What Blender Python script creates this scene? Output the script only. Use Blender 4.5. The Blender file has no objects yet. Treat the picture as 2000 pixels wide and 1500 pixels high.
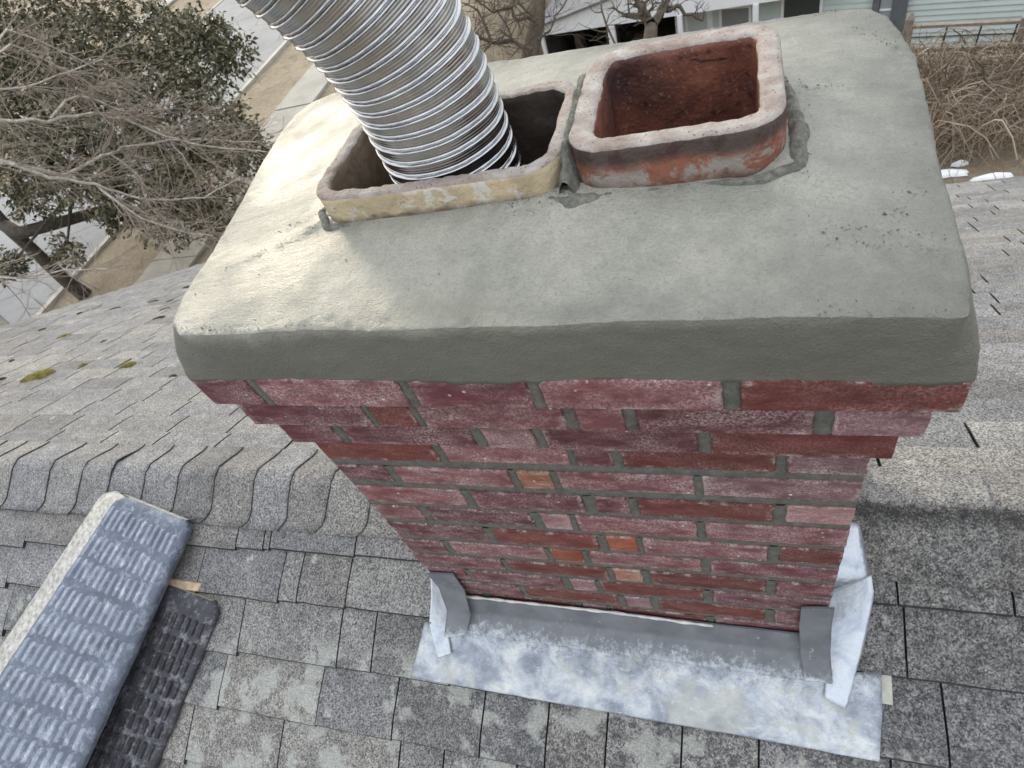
import bpy, math, random
import numpy as np
from mathutils import Vector, Matrix
from mathutils import noise as mnoise
random.seed(7); rng = np.random.default_rng(7)
scene = bpy.context.scene
R = math.radians

# ------------------------------------------------------------------ camera, sky, sun, exposure
CAM = Vector((0.636796, -0.444044, 0.491068))
right = Vector((0.9392674, 0.2043720, -0.2756969))
down = Vector((-0.0117291, -0.7837590, -0.6209544))
fwd = Vector((-0.3429856, 0.5864759, -0.7337622))
cd = bpy.data.cameras.new('camera'); cam = bpy.data.objects.new('camera', cd); scene.collection.objects.link(cam)
M = Matrix((right, -down, -fwd)).transposed().to_4x4(); M.translation = CAM; cam.matrix_world = M
cd.sensor_width = 36; cd.lens = 1215 * 36 / 2000; cd.clip_start = .02; cd.clip_end = 600
cd.dof.use_dof = True; cd.dof.focus_distance = .95; cd.dof.aperture_fstop = 14.0
scene.camera = cam
SUN_EL, SUN_AZ = R(13.5), R(-42)              # azimuth measured from +Y towards +X
sdir = Vector((math.sin(SUN_AZ) * math.cos(SUN_EL), math.cos(SUN_AZ) * math.cos(SUN_EL), math.sin(SUN_EL)))
VEIL = 9.6
w = bpy.data.worlds.new('World'); scene.world = w; w.use_nodes = True
nt = w.node_tree; sky = nt.nodes.new('ShaderNodeTexSky'); sky.sky_type = 'NISHITA'; sky.sun_disc = False
sky.sun_elevation = SUN_EL; sky.sun_rotation = SUN_AZ; sky.air_density = 1.0; sky.dust_density = 4.0; sky.ozone_density = 1.0
# high thin haze: the sky is pale, only faintly blue
hs_ = nt.nodes.new('ShaderNodeHueSaturation'); hs_.inputs['Saturation'].default_value = .42
nt.links.new(sky.outputs[0], hs_.inputs['Color'])
# the veil of thin cloud: brightest overhead, a third of that at the horizon (overcast law)
tcw = nt.nodes.new('ShaderNodeTexCoord'); sxw = nt.nodes.new('ShaderNodeSeparateXYZ'); nt.links.new(tcw.outputs['Generated'], sxw.inputs[0])
mrw = nt.nodes.new('ShaderNodeMapRange'); nt.links.new(sxw.outputs[2], mrw.inputs[0])
mrw.inputs[1].default_value = 0; mrw.inputs[2].default_value = 1; mrw.inputs[3].default_value = VEIL / 3; mrw.inputs[4].default_value = VEIL
cmw = nt.nodes.new('ShaderNodeVectorMath'); cmw.operation = 'SCALE'; cmw.inputs[0].default_value = (.95, .985, 1.04); nt.links.new(mrw.outputs[0], cmw.inputs['Scale'])
mxw = nt.nodes.new('ShaderNodeMix'); mxw.data_type = 'RGBA'; mxw.inputs[0].default_value = .72
nt.links.new(hs_.outputs[0], mxw.inputs[6]); nt.links.new(cmw.outputs[0], mxw.inputs[7]); nt.links.new(mxw.outputs[2], nt.nodes['Background'].inputs[0]); nt.nodes['Background'].inputs[1].default_value = .15
sl = bpy.data.lights.new('sun', 'SUN'); sl.energy = .85; sl.angle = R(10.0); sl.color = (1, .86, .60)
so = bpy.data.objects.new('sun', sl); scene.collection.objects.link(so)
so.rotation_euler = sdir.to_track_quat('Z', 'Y').to_euler()
scene.view_settings.view_transform = 'Standard'; scene.view_settings.look = 'None'
scene.view_settings.exposure = 1.07; scene.view_settings.gamma = 1.0; scene.view_settings.use_curve_mapping = False

# ------------------------------------------------------------------ helpers
COL = scene.collection
def link(o, parent=None):
    COL.objects.link(o)
    if parent is not None: o.parent = parent
    return o
def mesh_obj(name, V, F, mat=None, parent=None, smooth=False, mats=None, fmat=None):
    me = bpy.data.meshes.new(name); me.from_pydata([tuple(v) for v in V], [], [tuple(f) for f in F])
    for m in (mats or ([mat] if mat else [])): me.materials.append(m)
    if fmat is not None: me.polygons.foreach_set('material_index', list(fmat))
    if smooth: me.polygons.foreach_set('use_smooth', [True] * len(me.polygons))
    me.update()
    return link(bpy.data.objects.new(name, me), parent)
def empty(name, loc=(0, 0, 0), rz=0, **tags):
    o = bpy.data.objects.new(name, None); o.empty_display_size = .05; o.location = loc; o.rotation_euler = (0, 0, rz); link(o)
    return tag(o, **tags)
def tag(o, label=None, cat=None, group=None, kind=None):
    if label: o['label'] = label
    if cat: o['category'] = cat
    if group: o['group'] = group
    if kind: o['kind'] = kind
    return o
class MB:
    """collects shapes into one mesh"""
    def __init__(s): s.V = []; s.F = []; s.m = []
    def add(s, V, F, m=0):
        b = len(s.V); s.V += [tuple(v) for v in V]; s.F += [tuple(i + b for i in f) for f in F]; s.m += [m] * len(F)
    def hexa(s, c, m=0, ms=None):      # 8 corners: bottom 0-3 ccw, top 4-7 ccw
        F = [(3, 2, 1, 0), (4, 5, 6, 7), (0, 1, 5, 4), (1, 2, 6, 5), (2, 3, 7, 6), (3, 0, 4, 7)]
        b = len(s.V); s.V += [tuple(v) for v in c]; s.F += [tuple(i + b for i in f) for f in F]; s.m += (ms or [m] * 6)
    def box(s, x0, x1, y0, y1, z0, z1, m=0):
        s.hexa([(x0, y0, z0), (x1, y0, z0), (x1, y1, z0), (x0, y1, z0), (x0, y0, z1), (x1, y0, z1), (x1, y1, z1), (x0, y1, z1)], m)
    def tube(s, P, r, n=5, m=0, caps=True):
        P = [Vector(p) for p in P]; rr = r if isinstance(r, (list, tuple)) else [r] * len(P)
        b = len(s.V); up = Vector((.13, .21, .97))
        for i, p in enumerate(P):
            t = (P[min(i + 1, len(P) - 1)] - P[max(i - 1, 0)])
            if t.length < 1e-9: t = Vector((0, 0, 1))
            t.normalize(); a = t.cross(up)
            if a.length < .1: a = t.cross(Vector((1, 0, 0)))
            a.normalize(); c = t.cross(a)
            for k in range(n):
                th = 2 * math.pi * k / n; s.V.append(tuple(p + (a * math.cos(th) + c * math.sin(th)) * rr[i]))
        for i in range(len(P) - 1):
            for k in range(n):
                k2 = (k + 1) % n; s.F.append((b + i * n + k, b + i * n + k2, b + (i + 1) * n + k2, b + (i + 1) * n + k)); s.m.append(m)
        if caps and n > 2:
            s.F.append(tuple(b + (len(P) - 1) * n + k for k in range(n))); s.F.append(tuple(b + k for k in reversed(range(n)))); s.m += [m, m]
    def build(s, name, mat=None, parent=None, smooth=False, mats=None):
        return mesh_obj(name, s.V, s.F, mat, parent, smooth, mats, s.m if mats else None)
def lerp(a, b, t): return a + (b - a) * t
def interp(x, xs, ys): return float(np.interp(x, xs, ys))
def nz(x, y, z, s=1.0): return mnoise.noise(Vector((x * s, y * s, z * s)))

# ------------------------------------------------------------------ material helpers
class NT:
    def __init__(s, name, rough=.8, metal=0):
        s.mat = bpy.data.materials.new(name); s.mat.use_nodes = True; s.t = s.mat.node_tree
        s.b = s.t.nodes['Principled BSDF']; s.b.inputs['Roughness'].default_value = rough; s.b.inputs['Metallic'].default_value = metal
        s.geo = None; s.vec = None
    def n(s, typ, **k):
        n = s.t.nodes.new(typ)
        for a, v in k.items(): setattr(n, a, v)
        return n
    def l(s, a, b): s.t.links.new(a, b)
    def coord(s, kind='Object', scale=None):
        tc = s.n('ShaderNodeTexCoord').outputs[kind]
        if scale:
            mp = s.n('ShaderNodeMapping'); mp.inputs['Scale'].default_value = scale; s.l(tc, mp.inputs[0]); return mp.outputs[0]
        return tc
    def pos(s, scale=None, rot=None, loc=None):
        g = s.n('ShaderNodeNewGeometry').outputs['Position']
        mp = s.n('ShaderNodeMapping')
        if scale: mp.inputs['Scale'].default_value = scale
        if rot: mp.inputs['Rotation'].default_value = rot
        if loc: mp.inputs['Location'].default_value = loc
        s.l(g, mp.inputs[0]); return mp.outputs[0]
    def noise(s, vec, scale, detail=3, rough=.55, dist=0):
        n = s.n('ShaderNodeTexNoise'); n.inputs['Scale'].default_value = scale; n.inputs['Detail'].default_value = detail
        n.inputs['Roughness'].default_value = rough; n.inputs['Distortion'].default_value = dist
        s.l(vec, n.inputs['Vector']); return n.outputs['Fac']
    def vor(s, vec, scale, feature='F1', out='Distance'):
        n = s.n('ShaderNodeTexVoronoi', feature=feature); n.inputs['Scale'].default_value = scale; s.l(vec, n.inputs['Vector']); return n.outputs[out]
    def ramp(s, fac, stops, interp='LINEAR'):
        n = s.n('ShaderNodeValToRGB'); n.color_ramp.interpolation = interp
        e = n.color_ramp.elements
        while len(e) < len(stops): e.new(.5)
        for i, (p, c) in enumerate(stops):
            e[i].position = p; c = (c, c, c) if isinstance(c, (int, float)) else c; e[i].color = (*c, 1)
        s.l(fac, n.inputs[0]); return n.outputs[0]
    def mix(s, fac, a, b, mode='MIX'):
        n = s.n('ShaderNodeMix', data_type='RGBA', blend_type=mode)
        for sock, v in ((n.inputs[0], fac), (n.inputs[6], a), (n.inputs[7], b)):
            if isinstance(v, (int, float)): sock.default_value = v
            elif isinstance(v, tuple): sock.default_value = (*v, 1)
            else: s.l(v, sock)
        return n.outputs[2]
    def math(s, op, a, b=0.0):
        n = s.n('ShaderNodeMath', operation=op)
        for sock, v in ((n.inputs[0], a), (n.inputs[1], b)):
            if isinstance(v, (int, float)): sock.default_value = v
            else: s.l(v, sock)
        return n.outputs[0]
    def color(s, c):
        if isinstance(c, tuple): s.b.inputs['Base Color'].default_value = (*c, 1)
        else: s.l(c, s.b.inputs['Base Color'])
    def rough(s, r): s.l(r, s.b.inputs['Roughness'])
    def bump(s, pairs):
        prev = None
        for h, dist in pairs:
            b = s.n('ShaderNodeBump'); b.inputs['Distance'].default_value = dist; b.inputs['Strength'].default_value = 1
            s.l(h, b.inputs['Height'])
            if prev: s.l(prev, b.inputs['Normal'])
            prev = b.outputs[0]
        s.l(prev, s.b.inputs['Normal'])

def simple(name, col, var=.25, scale=8, rough=.8, bump=None, metal=0):
    m = NT(name, rough, metal); v = m.pos(); a = tuple(c * (1 - var) for c in col); b = tuple(c * (1 + var) for c in col)
    m.color(m.ramp(m.noise(v, scale, 5, .6), [(.3, a), (.7, b)]))
    if bump: m.bump([(m.noise(v, bump[0], 4), bump[1])])
    return m.mat

# fresh trowelled crown mortar: greenish grey, sandy, damp sheen in places
m = NT('fresh_mortar', .5); v = m.pos()
big = m.noise(v, 7, 4, .5, .6); mid = m.noise(v, 40, 5, .65); fine = m.noise(v, 420, 3, .7)
c = m.ramp(big, [(.3, (.245, .243, .208)), (.5, (.30, .297, .252)), (.72, (.36, .35, .298))])
c = m.mix(.5, c, m.ramp(mid, [(.3, (.7, .7, .7)), (.7, (1.2, 1.2, 1.2))]), 'MULTIPLY')
c = m.mix(m.ramp(m.vor(v, 110), [(.03, .8), (.06, 0.0)]), c, (.10, .10, .085))
c = m.mix(m.ramp(fine, [(.35, .3), (.48, 0.0)]), c, (.15, .155, .13))
# shade of the slab's upright sides painted into the colour, with a ragged top edge
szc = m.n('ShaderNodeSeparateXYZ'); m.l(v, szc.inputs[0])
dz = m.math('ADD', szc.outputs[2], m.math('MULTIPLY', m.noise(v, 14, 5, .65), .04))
side_shade = m.ramp(m.math('ADD', dz, .5), [(.60, 1.0), (.628, 0.0)])
c = m.mix(m.math('MULTIPLY', side_shade, .85), c, (.105, .107, .088))
c = m.mix(m.ramp(m.noise(v, 240, 3, .8), [(.38, .35), (.5, 0.0)]), c, (.14, .145, .125))
m.color(c); m.rough(m.ramp(m.noise(v, 9, 3), [(.40, .36), (.60, .56)]))
sand = m.noise(m.pos(scale=(1, 1.6, 1)), 330, 3, .75)
m.bump([(m.noise(v, 18, 3), .003), (m.noise(m.pos(scale=(1, 5, 1), rot=(0, 0, .5)), 22, 5, .7), .0022), (m.noise(v, 240, 3, .75), .0012), (sand, .0020)])
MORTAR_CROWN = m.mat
# pointing mortar
m = NT('joint_mortar', .85); v = m.pos()
c = m.ramp(m.noise(v, 60, 5, .65), [(.3, (.08, .082, .068)), (.7, (.17, .172, .145))])
m.color(c); m.bump([(m.noise(v, 130, 5, .75), .006), (m.noise(v, 350, 3, .7), .0016)])
MORTAR_JOINT = m.mat
# brick: object colour gives the clay colour, alpha the amount of lime dust
m = NT('brick_clay', .8); oi = m.n('ShaderNodeObjectInfo'); sep = m.n('ShaderNodeSeparateColor')
g = m.n('ShaderNodeNewGeometry').outputs['Position']; va = m.n('ShaderNodeVectorMath', operation='MULTIPLY_ADD')
cr = m.n('ShaderNodeCombineXYZ'); m.l(oi.outputs['Random'], cr.inputs[0]); m.l(oi.outputs['Random'], cr.inputs[2])
va.inputs[1].default_value = (1, 1, 1); m.l(g, va.inputs[0]); m.l(cr.outputs[0], va.inputs[2]); v = va.outputs[0]
mp = m.n('ShaderNodeMapping'); mp.inputs['Scale'].default_value = (1, 1, 2.2); m.l(v, mp.inputs[0]); vs = mp.outputs[0]
base = m.mix(1.0, oi.outputs['Color'], m.ramp(m.noise(vs, 28, 5, .65), [(.25, .62), (.75, 1.35)]), 'MULTIPLY')
base = m.mix(m.ramp(m.noise(vs, 70, 4, .7), [(.55, 0.0), (.75, .5)]), base, (.10, .03, .025))
dust = m.math('MULTIPLY', m.ramp(m.noise(vs, 14, 4, .6), [(.38, 0.0), (.72, 1.0)]), m.ramp(m.noise(v, 300, 3, .9), [(.44, 0.0), (.62, 1.0)]))
dust = m.math('MULTIPLY', dust, oi.outputs['Alpha'])
base = m.mix(dust, base, (.58, .47, .46))
ar = m.n('ShaderNodeAttribute'); ar.attribute_name = 'arris'
lime = m.math('MULTIPLY', m.ramp(ar.outputs['Fac'], [(.3, 0.0), (.9, 1.0)]), m.math('MULTIPLY', m.ramp(m.noise(v, 38, 5, .75), [(.50, 0.0), (.62, .75)]), m.ramp(m.noise(v, 260, 2, .8), [(.4, .3), (.6, 1.0)])))
base = m.mix(lime, base, (.50, .44, .41))
spot = m.math('MULTIPLY', m.ramp(m.math('ADD', m.vor(v, 70), m.math('MULTIPLY', m.noise(v, 300, 3), .12)), [(.17, 1.0), (.24, 0.0)]), m.ramp(m.noise(v, 24, 2), [(.56, 0.0), (.62, 1.0)]))
base = m.mix(m.math('MULTIPLY', spot, oi.outputs['Alpha']), base, (.6, .55, .53))
m.color(base); m.bump([(m.noise(vs, 50, 6, .75), .0045), (m.noise(v, 260, 3, .8), .0014)])
BRICK = m.mat

def clay_outer(name, base, patch, stain, band=None, patch_thr=.55):
    m = NT(name, .7); v = m.pos()
    c = m.ramp(m.noise(v, 18, 5, .6, .4), [(.3, tuple(x * .75 for x in base)), (.7, tuple(x * 1.2 for x in base))])
    if band:
        z = m.n('ShaderNodeSeparateXYZ'); m.l(v, z.inputs[0])
        zz = m.math('ADD', z.outputs[2], m.math('MULTIPLY', m.noise(v, 22, 4), .03))
        f = m.ramp(zz, [(band[0] - .004, 0.0), (band[0] + .008, 1.0)]); c = m.mix(f, c, band[1])
    pf_ = m.ramp(m.noise(v, 26, 6, .7, .5), [(patch_thr, 0.0), (patch_thr + .06, .9)])
    if band: pf_ = m.math('MULTIPLY', pf_, m.ramp(zz, [(.148, 1.0), (.158, .12)]))
    c = m.mix(pf_, c, patch)
    c = m.mix(m.ramp(m.noise(m.pos(scale=(1, 1, 3)), 33, 5, .7), [(.60, 0.0), (.68, .8)]), c, stain)
    z2 = m.n('ShaderNodeSeparateXYZ'); m.l(v, z2.inputs[0])
    low = m.math('ADD', z2.outputs[2], m.math('MULTIPLY', m.noise(v, 45, 4), .022))
    c = m.mix(m.ramp(low, [(.126, .9), (.136, 0.0)]), c, stain)
    m.color(c); m.bump([(m.noise(v, 40, 4), .004), (m.noise(v, 300, 3), .001)])
    return m.mat
FLUE1_OUT = clay_outer('cream_clay', (.42, .34, .22), (.50, .48, .44), (.07, .055, .035))
FLUE2_OUT = clay_outer('red_clay', (.20, .075, .045), (.25, .235, .21), (.10, .045, .03), band=(.156, (.042, .022, .018)), patch_thr=.46)
m = NT('rim_clay', .85); v = m.pos()
c = m.ramp(m.noise(v, 30, 4, .6), [(.3, (.20, .15, .125)), (.5, (.29, .25, .22)), (.7, (.38, .36, .33))])
c = m.mix(m.ramp(m.vor(v, 150), [(.12, 1.0), (.2, 0.0)]), c, (.15, .09, .07)); m.color(c)
m.bump([(m.noise(v, 60, 5, .7), .006), (m.noise(v, 350, 3), .001)]); RIM = m.mat
m = NT('red_flue_inside', .55); v = m.pos()
c = m.ramp(m.noise(v, 12, 5, .6, .8), [(.32, (.04, .022, .022)), (.5, (.135, .048, .032)), (.7, (.21, .08, .05))])
c = m.mix(m.ramp(m.vor(v, 60), [(.12, .8), (.25, 0.0)]), c, (.035, .015, .015))
c = m.mix(m.ramp(m.noise(v, 200, 3), [(.6, 0.0), (.7, .35)]), c, (.4, .25, .2)); m.color(c)
m.bump([(m.noise(v, 25, 4), .006), (m.noise(v, 250, 3), .001)]); FLUE2_IN = m.mat
m = NT('sooty_flue_inside', .75); v = m.pos(); sx = m.n('ShaderNodeSeparateXYZ'); m.l(v, sx.inputs[0])
c = m.ramp(m.noise(v, 16, 5, .7), [(.3, (.012, .010, .009)), (.6, (.05, .035, .026)), (.8, (.12, .10, .085))])
c2 = m.ramp(m.noise(v, 22, 5, .7), [(.3, (.10, .07, .045)), (.7, (.22, .17, .12))])
c = m.mix(m.ramp(sx.outputs[0], [(.18, 1.0), (.26, 0.0)]), c, c2); m.color(c)
m.bump([(m.noise(v, 40, 4), .004)]); FLUE1_IN = m.mat
FLUE1_SPALL = simple('spalled_clay', (.055, .024, .02), .7, 70, .8, (80, .006))

# pipe metal
m = NT('liner_metal', .22, 1.0); v = m.pos()
m.color(m.ramp(m.noise(v, 30, 4), [(.3, (.34, .345, .355)), (.7, (.47, .475, .485))]))
m.rough(m.ramp(m.noise(v, 60, 4), [(.3, .18), (.7, .27)])); PIPE = m.mat

# shingle granules: object colour tints the tab
def shingle_mat(name, tint_from_obj=True, base=(.178, .174, .168)):
    m = NT(name, .95); v = m.pos(); sx = m.n('ShaderNodeSeparateXYZ'); m.l(v, sx.inputs[0]); X, Y, Z = sx.outputs
    gran = m.noise(v, 230, 3, .85); gv = m.vor(v, 330, out='Color')
    gc = m.n('ShaderNodeRGBToBW'); m.l(gv, gc.inputs[0])
    c = m.ramp(gc.outputs[0], [(.2, (.07, .07, .073)), (.5, base), (.85, tuple(min(1, b * 1.55) for b in base))])
    c = m.mix(.55, c, m.ramp(gran, [(.36, .42), (.64, 1.6)]), 'MULTIPLY')
    c = m.mix(.6, c, m.ramp(m.noise(v, 5, 5, .6), [(.3, (.72, .72, .75)), (.7, (1.25, 1.24, 1.2))]), 'MULTIPLY')
    c = m.mix(.7, c, m.ramp(m.noise(v, 22, 4, .6), [(.3, .72), (.7, 1.25)]), 'MULTIPLY')
    if tint_from_obj:
        oi = m.n('ShaderNodeObjectInfo'); c = m.mix(1.0, c, oi.outputs['Color'], 'MULTIPLY')
    # algae staining on the right of the chimney, on the near slope just under the ridge
    xr = m.ramp(m.math('MULTIPLY', X, .5), [(.33, 0.0), (.42, 1.0)])
    near = m.ramp(m.math('ADD', Y, 2.0), [(.0, 1.0), (1.0, 1.0)])
    yn = m.math('ADD', Y, m.math('MULTIPLY', m.noise(v, 45, 6, .8), .06))
    fr = m.ramp(m.math('MULTIPLY', yn, 1.0), [(.283, 1.0), (.298, 0.0)])
    blk = m.ramp(m.noise(v, 60, 6, .8), [(.40, .95), (.55, .22)])
    # heavier near the crest line
    crest = m.ramp(yn, [(.235, 0.0), (.262, .95), (.290, 1.0), (.302, 0.0)])
    st = m.math('MULTIPLY', m.math('MULTIPLY', xr, fr), m.math('MAXIMUM', blk, crest))
    st = m.math('MULTIPLY', st, m.math('MAXIMUM', m.ramp(m.noise(m.pos(loc=(5, 5, 5)), 210, 3, .85), [(.42, 1.0), (.62, .3)]), m.math('MULTIPLY', crest, m.ramp(m.noise(m.pos(loc=(1, 8, 2)), 70, 5, .8), [(.42, .2), (.55, 1.0)]))))
    c = m.mix(m.math('MULTIPLY', st, .95), c, (.014, .014, .014))
    # streaks below the flashing
    bx = m.ramp(X, [(.0, .35), (.25, 1.0)]); by = m.ramp(m.math('ADD', m.math('MULTIPLY', Y, -1.0), 0.0), [(.10, 0.0), (.15, 1.0)])
    bl = m.ramp(m.noise(v, 38, 6, .75), [(.50, 0.0), (.60, .8)])
    c = m.mix(m.math('MULTIPLY', m.math('MULTIPLY', bx, by), bl), c, (.05, .05, .052))
    lich = m.math('MULTIPLY', by, m.ramp(m.noise(m.pos(loc=(3, 1, 2)), 11, 5, .6), [(.52, 0.0), (.58, .7)]))
    c = m.mix(lich, c, m.ramp(gran, [(.4, (.25, .26, .24)), (.6, (.42, .43, .39))]))
    pale = m.ramp(m.vor(m.pos(loc=(1, 5, 0)), 5.5), [(.06, 1.0), (.085, 0.0)])
    c = m.mix(m.math('MULTIPLY', pale, m.ramp(m.noise(v, 90, 3, .7), [(.45, 0.0), (.55, .55)])), c, (.45, .47, .43))
    m.color(c); m.bump([(gran, .0022), (gc.outputs[0], .0012)])
    return m.mat
SHINGLE = shingle_mat('asphalt_granules')
SH_EDGE = simple('asphalt_core', (.03, .03, .03), .4, 60, .9)
DECK = simple('roof_underlay', (.03, .03, .032), .3, 30, .95)

m = NT('painted_lead', .55); v = m.pos()
c = m.ramp(m.noise(v, 16, 5, .6), [(.3, (.10, .11, .12)), (.7, (.17, .18, .20))])
z = m.n('ShaderNodeSeparateXYZ'); m.l(v, z.inputs[0])
zz = m.math('ADD', z.outputs[2], m.math('MULTIPLY', m.noise(m.pos(scale=(1, 1, .35)), 60, 7, .85), .16))
c = m.mix(m.ramp(m.math('ADD', zz, 1.2), [(.336, 1.0), (.366, 0.0)]), c, m.ramp(m.noise(v, 30, 5), [(.3, (.30, .34, .40)), (.7, (.50, .54, .56))]))
c = m.mix(m.ramp(m.noise(m.pos(scale=(1, 1, .3)), 90, 5, .8), [(.64, 0.0), (.68, .6)]), c, (.5, .5, .5))
m.color(c); m.bump([(m.noise(v, 35, 4), .002)]); LEAD_DARK = m.mat
m = NT('weathered_aluminium', .42, .35); v = m.pos()
c = m.ramp(m.noise(v, 15, 6, .65, .4), [(.34, (.16, .18, .215)), (.44, (.25, .275, .315)), (.54, (.38, .41, .44)), (.66, (.50, .515, .51))])
c = m.mix(m.ramp(m.noise(m.pos(loc=(4, 2, 7)), 10, 5, .7), [(.54, 0.0), (.60, .6)]), c, (.34, .345, .31))
c = m.mix(m.ramp(m.noise(m.pos(scale=(.25, 1, 1)), 130, 5, .8), [(.58, 0.0), (.66, .5)]), c, (.58, .59, .58))
c = m.mix(m.ramp(m.noise(v, 60, 6, .8), [(.35, .5), (.5, 0.0)]), c, (.22, .26, .34))
z = m.n('ShaderNodeSeparateXYZ'); m.l(v, z.inputs[0])
zz = m.math('ADD', z.outputs[2], m.math('MULTIPLY', m.noise(m.pos(scale=(1, 1, .35)), 60, 7, .85), .16))
c = m.mix(m.ramp(m.math('ADD', zz, 1.2), [(.336, 0.0), (.366, 1.0)]), c, m.ramp(m.noise(v, 16, 5, .6), [(.3, (.10, .11, .12)), (.7, (.17, .18, .20))]))
m.color(c); m.rough(m.ramp(m.noise(v, 25, 4), [(.3, .35), (.7, .65)])); m.bump([(m.noise(v, 14, 4), .006), (m.noise(v, 80, 4), .001)]); ALU = m.mat
m = NT('bright_aluminium', .38, .5); v = m.pos()
c = m.ramp(m.noise(v, 18, 6, .65, .6), [(.3, (.27, .31, .38)), (.55, (.44, .475, .52)), (.8, (.40, .40, .38))])
m.color(c); m.bump([(m.noise(v, 16, 4), .006), (m.noise(v, 70, 4), .001)]); ALU2 = m.mat
SEALANT = simple('white_sealant', (.50, .49, .46), .2, 60, .6, (80, .002))

# ------------------------------------------------------------------ roof planes
TF, TB = math.tan(R(26.5)), math.tan(R(28)); CF, CB = math.cos(R(26.5)), math.cos(R(28)); SF, SB = math.sin(R(26.5)), math.sin(R(28))
RY, RZ = .263, -.80; ZF = RZ - RY * TF       # ridge line, and height of the near slope at y = 0
SR = RY / CF                                  # slope distance of the ridge from y = 0
EAVE = 4.05; RAKE = -4.65; XR = 5.2
NF = Vector((0, -SF, CF)); NB = Vector((0, SB, CB))
def front(x, s, h=0): return Vector((x, s * CF, ZF + s * SF)) + NF * h
def back(x, s, h=0): return Vector((x, RY + s * CB, RZ - s * SB)) + NB * h
def wob(x): return interp(x, [-4, -1.75, -.9, -.5, 0, 1, 3], [-.12, -.083, -.021, -.008, 0, .002, 0])

# ------------------------------------------------------------------ ground, road, pavement
GZ = -5.5
def gh(x, y):
    def ss(t): t = min(1, max(0, t)); return t * t * (3 - 2 * t)
    return GZ - 3.6 * ss((y - 11.0) / 2.4) * ss((x + 6.2) / 1.6) + .05 * nz(x, y, 0, .3)
def ground_mat():
    m = NT('dry_lawn', .95); v = m.pos()
    c = m.ramp(m.noise(v, .6, 6, .65), [(.3, (.19, .155, .105)), (.5, (.26, .21, .145)), (.7, (.31, .255, .175))])
    c = m.mix(.7, c, m.ramp(m.noise(v, 9, 5, .7), [(.3, .65), (.7, 1.3)]), 'MULTIPLY')
    c = m.mix(m.ramp(m.noise(v, 1.7, 4, .6), [(.55, 0.0), (.68, .6)]), c, (.11, .095, .05))
    c = m.mix(m.ramp(m.noise(v, 45, 4, .8), [(.56, 0.0), (.66, .6)]), c, (.10, .07, .045))
    m.color(c); m.bump([(m.noise(v, 25, 5, .7), .04)]); return m.mat
xs = np.concatenate([np.linspace(-200, -30, 12), np.arange(-29, 20, .7), np.linspace(21, 200, 12)])
ys = np.concatenate([np.linspace(-60, 0, 8), np.arange(.7, 34, .7), np.linspace(36, 300, 16)])
V = [(x, y, gh(x, y)) for y in ys for x in xs]; nx = len(xs)
F = [(j * nx + i, j * nx + i + 1, (j + 1) * nx + i + 1, (j + 1) * nx + i) for j in range(len(ys) - 1) for i in range(nx - 1)]
tag(mesh_obj('ground', V, F, ground_mat(), smooth=True), kind='structure')
def strip(name, x0, x1, y0, y1, z, mat, n=60, z1=None):
    V = []; 
    for j in range(n + 1):
        y = lerp(y0, y1, j / n); V += [(x0, y, z), (x1, y, z)]
    F = [(2 * j, 2 * j + 1, 2 * j + 3, 2 * j + 2) for j in range(n)]
    return tag(mesh_obj(name, V, F, mat), kind='structure')
m = NT('old_asphalt_road', .85); v = m.pos()
c = m.ramp(m.noise(v, .8, 5, .6), [(.3, (.17, .175, .18)), (.7, (.235, .24, .24))]); c = m.mix(.5, c, m.ramp(m.noise(v, 12, 5, .7), [(.3, .75), (.7, 1.2)]), 'MULTIPLY')
c = m.mix(m.ramp(m.vor(v, .5, 'DISTANCE_TO_EDGE'), [(.004, .7), (.012, 0.0)]), c, (.07, .07, .07)); m.color(c); m.bump([(m.noise(v, 60, 3), .01)]); ROAD = m.mat
strip('road', -19.9, -13.2, -60, 300, GZ + .06, ROAD)
CONC = simple('old_concrete', (.30, .285, .25), .2, 1.5, .9, (30, .01))
pv = empty('pavement', (0, 0, GZ), kind='structure')
mb = MB(); mb.box(-1.2, 0, -.74, .74, 0, .075); slab0 = mb.build('paving_slab', CONC, pv)
slab0.location = (-9.75, 4.0, .0)
for i in range(1, 22):
    s = slab0.copy(); COL.objects.link(s); s.parent = pv; s.location = (-9.75 + random.uniform(-.01, .01), 4.0 + 1.5 * i, random.uniform(-.012, .012))
pw = empty('far_pavement', (0, 0, GZ), kind='structure')
for i in range(14):
    s = slab0.copy(); COL.objects.link(s); s.parent = pw; s.location = (-24.4, 18 + 1.5 * i, random.uniform(-.01, .01)); s.name = 'paving_slab'
kerb = MB(); kerb.box(-13.2, -13.05, -60, 200, GZ - .1, GZ + .085); kerb.box(-20.05, -19.9, -60, 200, GZ - .1, GZ + .085)
tag(kerb.build('kerb', simple('kerb_concrete', (.33, .31, .27), .15, 2)), kind='structure')
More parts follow.
